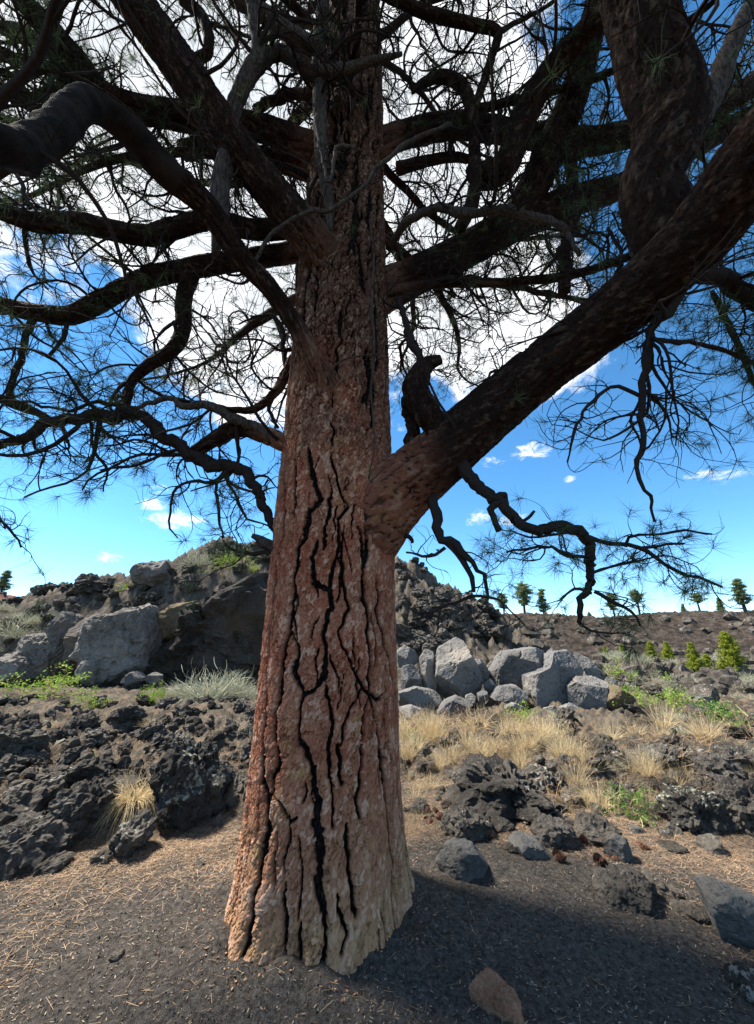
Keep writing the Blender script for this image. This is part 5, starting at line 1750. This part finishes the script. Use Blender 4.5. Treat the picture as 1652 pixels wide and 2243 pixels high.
# ------------------------------------------------------------------ cones, litter, chips
r_ = np.random.default_rng(5)
cv, cf = [], []
for k in range(90):
    a_ = k * 2.4
    z = k / 90
    rad2 = .032 * math.sin(math.pi * min(1, .12 + z * .86)) + .003
    c0 = np.array([math.cos(a_) * rad2 * .3, math.sin(a_) * rad2 * .3, z * .075])
    tip = np.array([math.cos(a_) * rad2, math.sin(a_) * rad2, z * .075 + .012])
    sd = np.array([-math.sin(a_), math.cos(a_), 0]) * .008
    i_ = len(cv)
    cv += [c0 - sd * .5, c0 + sd * .5, tip + sd, tip - sd]
    cf.append([i_, i_ + 1, i_ + 2, i_ + 3])
cone = mesh_from('pine_cone', np.array(cv), np.array(cf))
cone.materials.append(M_CONE)
for (px, py) in [(930, 1790), (945, 1785), (955, 1800), (940, 1812), (1080, 1845), (1090, 1812), (1105, 1810), (1215, 1890), (1220, 1880), (1310, 1890), (1325, 1885), (1340, 1890), (1335, 1905), (1270, 1848), (1390, 1858), (1400, 1870), (935, 1800), (1350, 1878)]:
    g = ground_hit(px, py)
    o = link('pine_cone', cone, None, loc=(g[0], g[1], g[2] + .03))
    o.rotation_euler = (random.uniform(1.0, 1.9), random.uniform(-.4, .4), random.uniform(0, 6.28))
    s_ = random.uniform(.8, 1.15)
    o.scale = (s_, s_, s_)
    tag(o, 'brown pine cone lying on orange needles right of the trunk', 'pine cone', 'fallen pine cones')


def scatter_xy(n, test, rmax=9):
    r = np.random.default_rng(n)
    th_ = r.uniform(-R(58), R(58), n * 4)
    rad2 = 1.7 * (rmax / 1.7) ** (r.random(n * 4) ** 0.85)
    x, y = np.sin(th_) * rad2, np.cos(th_) * rad2
    pr = test(x, y)
    k = (r.random(len(x)) < pr) & (np.hypot(x - TX, y - TY) > .6)
    return x[k][:n], y[k][:n], r


def slivers(n, test, L0, L1, w_, tiltz, lift, rmax=9, curve=.25):
    x, y, r = scatter_xy(n, test, rmax)
    N = len(x)
    z = height(x, y)
    a_ = r.uniform(0, 6.283, N)
    L = r.uniform(L0, L1, N)
    d = np.stack([np.cos(a_), np.sin(a_), r.normal(size=N) * tiltz], 1)
    sd = np.stack([-np.sin(a_), np.cos(a_), 0 * a_], 1)
    c = np.stack([x, y, z + lift + r.random(N) * lift], 1)
    bend = (r.normal(size=N) * curve)[:, None] * sd * L[:, None]
    wv = sd * w_ / 2
    p0_ = c - d * L[:, None] / 2
    p2_ = c + d * L[:, None] / 2
    wv = wv * r.uniform(.5, 1.3, N)[:, None]
    v = np.stack([p0_ - wv, p0_ + wv, p2_ + wv, p2_ - wv], 1).reshape(-1, 3)
    q = np.arange(N)[:, None] * 4 + np.array([0, 1, 2, 3])
    return v, q


lit = lambda x, y: np.clip(litter_mask(x, y) * 1.1 - .18, 0.012, 1) * sstep(10, 5, y) * (1 - .5 * lava_mask(x, y) * sstep(5.5, 8, y))
v, q = slivers(90000, lit, .02, .085, .0017, .12, .004)
o = link('fallen_needles', mesh_from('fallen_needles', v, q), M_LITTER, kind='stuff')
tag(o, 'orange and tan fallen pine needles strewn over the cinders', 'needles')
v, q = slivers(30000, lambda x, y: .16 + .8 * litter_mask(x, y) * (1 - lava_mask(x, y)), .004, .017, .0042, .3, .003, 6, 0)
o = link('wood_chips', mesh_from('wood_chips', v, q), M_CHIP, kind='stuff')
tag(o, 'pale bark flakes and wood chips sprinkled over the cinders', 'chips')
# ------------------------------------------------------------------ labels that single out each repeat
ANCH = [('the pointed cliff fin', 265, 1400), ('the dark rock wall', 450, 1410), ('the stepped slabs at the left edge', 30, 1470), ('the upright cliff slab', 85, 1435),
        ('the skyline rock knob', 330, 1255), ('the crest bushes', 520, 1230), ('the lichen-spotted lava block', 400, 1715), ('the golden straw tuft', 282, 1770), ('the rounded lava block', 190, 1780),
        ('the left-edge lava block', 60, 1850), ('the large sage bush', 455, 1495), ('the bleached tuft', 515, 1590), ('the needle-covered lava hump', 50, 1760), ('the lone slope pine', 135, 1270),
        ('the pointed grey boulder', 1000, 1460), ('the perched boulder', 890, 1430), ('the largest grey boulder', 1220, 1485), ('the undercut boulder', 1130, 1455), ('the ochre block', 1350, 1535),
        ('the wide lava ledge', 1100, 1740), ('the feathery green shrub', 1360, 1750), ('the knobbly lichen lava', 1525, 1780), ('the right-edge lava mass', 1630, 1775), ('the upright angular stone', 1360, 1860),
        ('the deep green shrub', 1610, 1555), ('the tallest young pine', 1612, 1435), ('the slim young pine', 1528, 1450), ('the light green shrub', 1475, 1525), ('the stalk fountain', 1455, 1565),
        ('the wedge stone', 1010, 1890), ('the trunk foot', 890, 1640), ('the hanging branch', 1280, 1300), ('the flat greyish stone', 1160, 1850), ('the tiny young pines', 1350, 1430), ('the right end of the outcrop', 1060, 1340), ('the gap between trunk and hanging branch', 930, 1290)]
ORD = ['nearest', 'second nearest', 'third nearest', 'fourth nearest', 'fifth nearest', 'sixth nearest', 'seventh nearest', 'eighth nearest', 'ninth nearest', 'tenth nearest', 'eleventh nearest', 'twelfth nearest', 'thirteenth nearest', 'fourteenth nearest',
       'fifteenth nearest', 'sixteenth nearest', 'seventeenth nearest', 'eighteenth nearest', 'nineteenth nearest', 'twentieth nearest'] + [f'{a_}-{b_} nearest' for a_ in ('twenty', 'thirty', 'forty') for b_ in ('first', 'second', 'third', 'fourth', 'fifth', 'sixth', 'seventh', 'eighth', 'ninth')]
NOUN = {'lava_chunk': 'jagged lava chunk', 'grass_clump': 'dry golden grass clump', 'dry_stalks': 'tangle of dry brown stalks', 'sage_bush': 'pale sage bush', 'pine_cone': 'brown pine cone'}
buck = {}
for o in list(SC.objects):
    if o.parent is None and 'group' in o and o.name.split('.')[0] in NOUN:
        p = np.array(o.location) - np.array([0, 0, CAMZ])
        dz = p @ FWD
        x, y = CX + FPX * p[0] / dz, CY - FPX * (p @ UPV) / dz
        best = min(ANCH, key=lambda a_: (a_[1] - x) ** 2 + (a_[2] - y) ** 2)
        dx, dy = x - best[1], y - best[2]
        rel = ('right of' if dx > 0 else 'left of') if abs(dx) > abs(dy) else ('below' if dy > 0 else 'above')
        buck.setdefault((o.name.split('.')[0], rel, best[0]), []).append((dx * dx + dy * dy, o))
for (nm, rel, an), lst in buck.items():
    lst.sort(key=lambda t_: t_[0])
    for i, (_, o) in enumerate(lst):
        if len(lst) == 1:
            o['label'] = f'{NOUN[nm]} {rel} {an}'
        else:
            o['label'] = f'{NOUN[nm]} {rel} {an}, {ORD[i]} to it'
x, y, rg = scatter_xy(24000, lambda x, y: 1 - .8 * lava_mask(x, y), 5.5)
n_ = len(x)
sz = (.002 + .005 * rg.random(n_) ** 2)[:, None, None]
tet = np.array([[1, 0, -.5], [-.6, .9, -.5], [-.6, -.9, -.5], [0, 0, .9]])
ca, sa = np.cos(rg.uniform(0, 6.28, n_)), np.sin(rg.uniform(0, 6.28, n_))
tv4 = np.repeat(tet[None], n_, 0) + rg.normal(size=(n_, 4, 3)) * .35
tv4 = np.stack([tv4[..., 0] * ca[:, None] - tv4[..., 1] * sa[:, None], tv4[..., 0] * sa[:, None] + tv4[..., 1] * ca[:, None], tv4[..., 2]], -1) * sz + np.stack([x, y, height(x, y) + .002], 1)[:, None]
tf4 = (np.arange(n_)[:, None, None] * 4 + np.array([[0, 1, 3], [1, 2, 3], [2, 0, 3]])[None]).reshape(-1, 3)
M_GRIT = leafy('cinder_grit', (0.022, 0.02, 0.018), (0.17, 0.15, 0.13), 0, .95)
o = link('cinder_grit', mesh_from('cinder_grit', tv4.reshape(-1, 3), tf4), M_GRIT, kind='stuff')
tag(o, 'coarse black and grey cinder grit covering the open ground', 'gravel')
rb = np.random.default_rng(31)
n_ = 300
tt_, dd_ = rb.uniform(0, 6.283, n_), .60 + np.abs(rb.normal(size=n_)) * .12
x, y = TX + np.cos(tt_) * dd_, TY + np.sin(tt_) * dd_
z = height(x, y) + .006
a_ = rb.normal(size=(n_, 3)) * np.array([1, 1, .3])
a_ /= np.linalg.norm(a_, axis=1, keepdims=True)
b_ = np.cross(a_, rb.normal(size=(n_, 3)) * np.array([.3, .3, 1]))
b_ /= np.linalg.norm(b_, axis=1, keepdims=True)
L_ = rb.uniform(.003, .013, n_)[:, None]
p_ = np.stack([x, y, z], 1)
v = np.stack([p_ - a_ * L_, p_ + b_ * L_ * .6, p_ + a_ * L_ * .8, p_ - b_ * L_ * .5], 1).reshape(-1, 3)
M_FLAKE = leafy('bark_flakes', (0.12, 0.05, 0.03), (0.42, 0.24, 0.14), 0)
o = link('bark_flakes', mesh_from('bark_flakes', v, np.arange(len(v)).reshape(-1, 4)), M_FLAKE, kind='stuff')
tag(o, 'small reddish bark flakes fallen round the foot of the trunk', 'bark')
print('tufts', NEEDLE_TUFTS, 'tris', sum(len(m.loops) - 2 * len(m.polygons) for m in bpy.data.meshes))
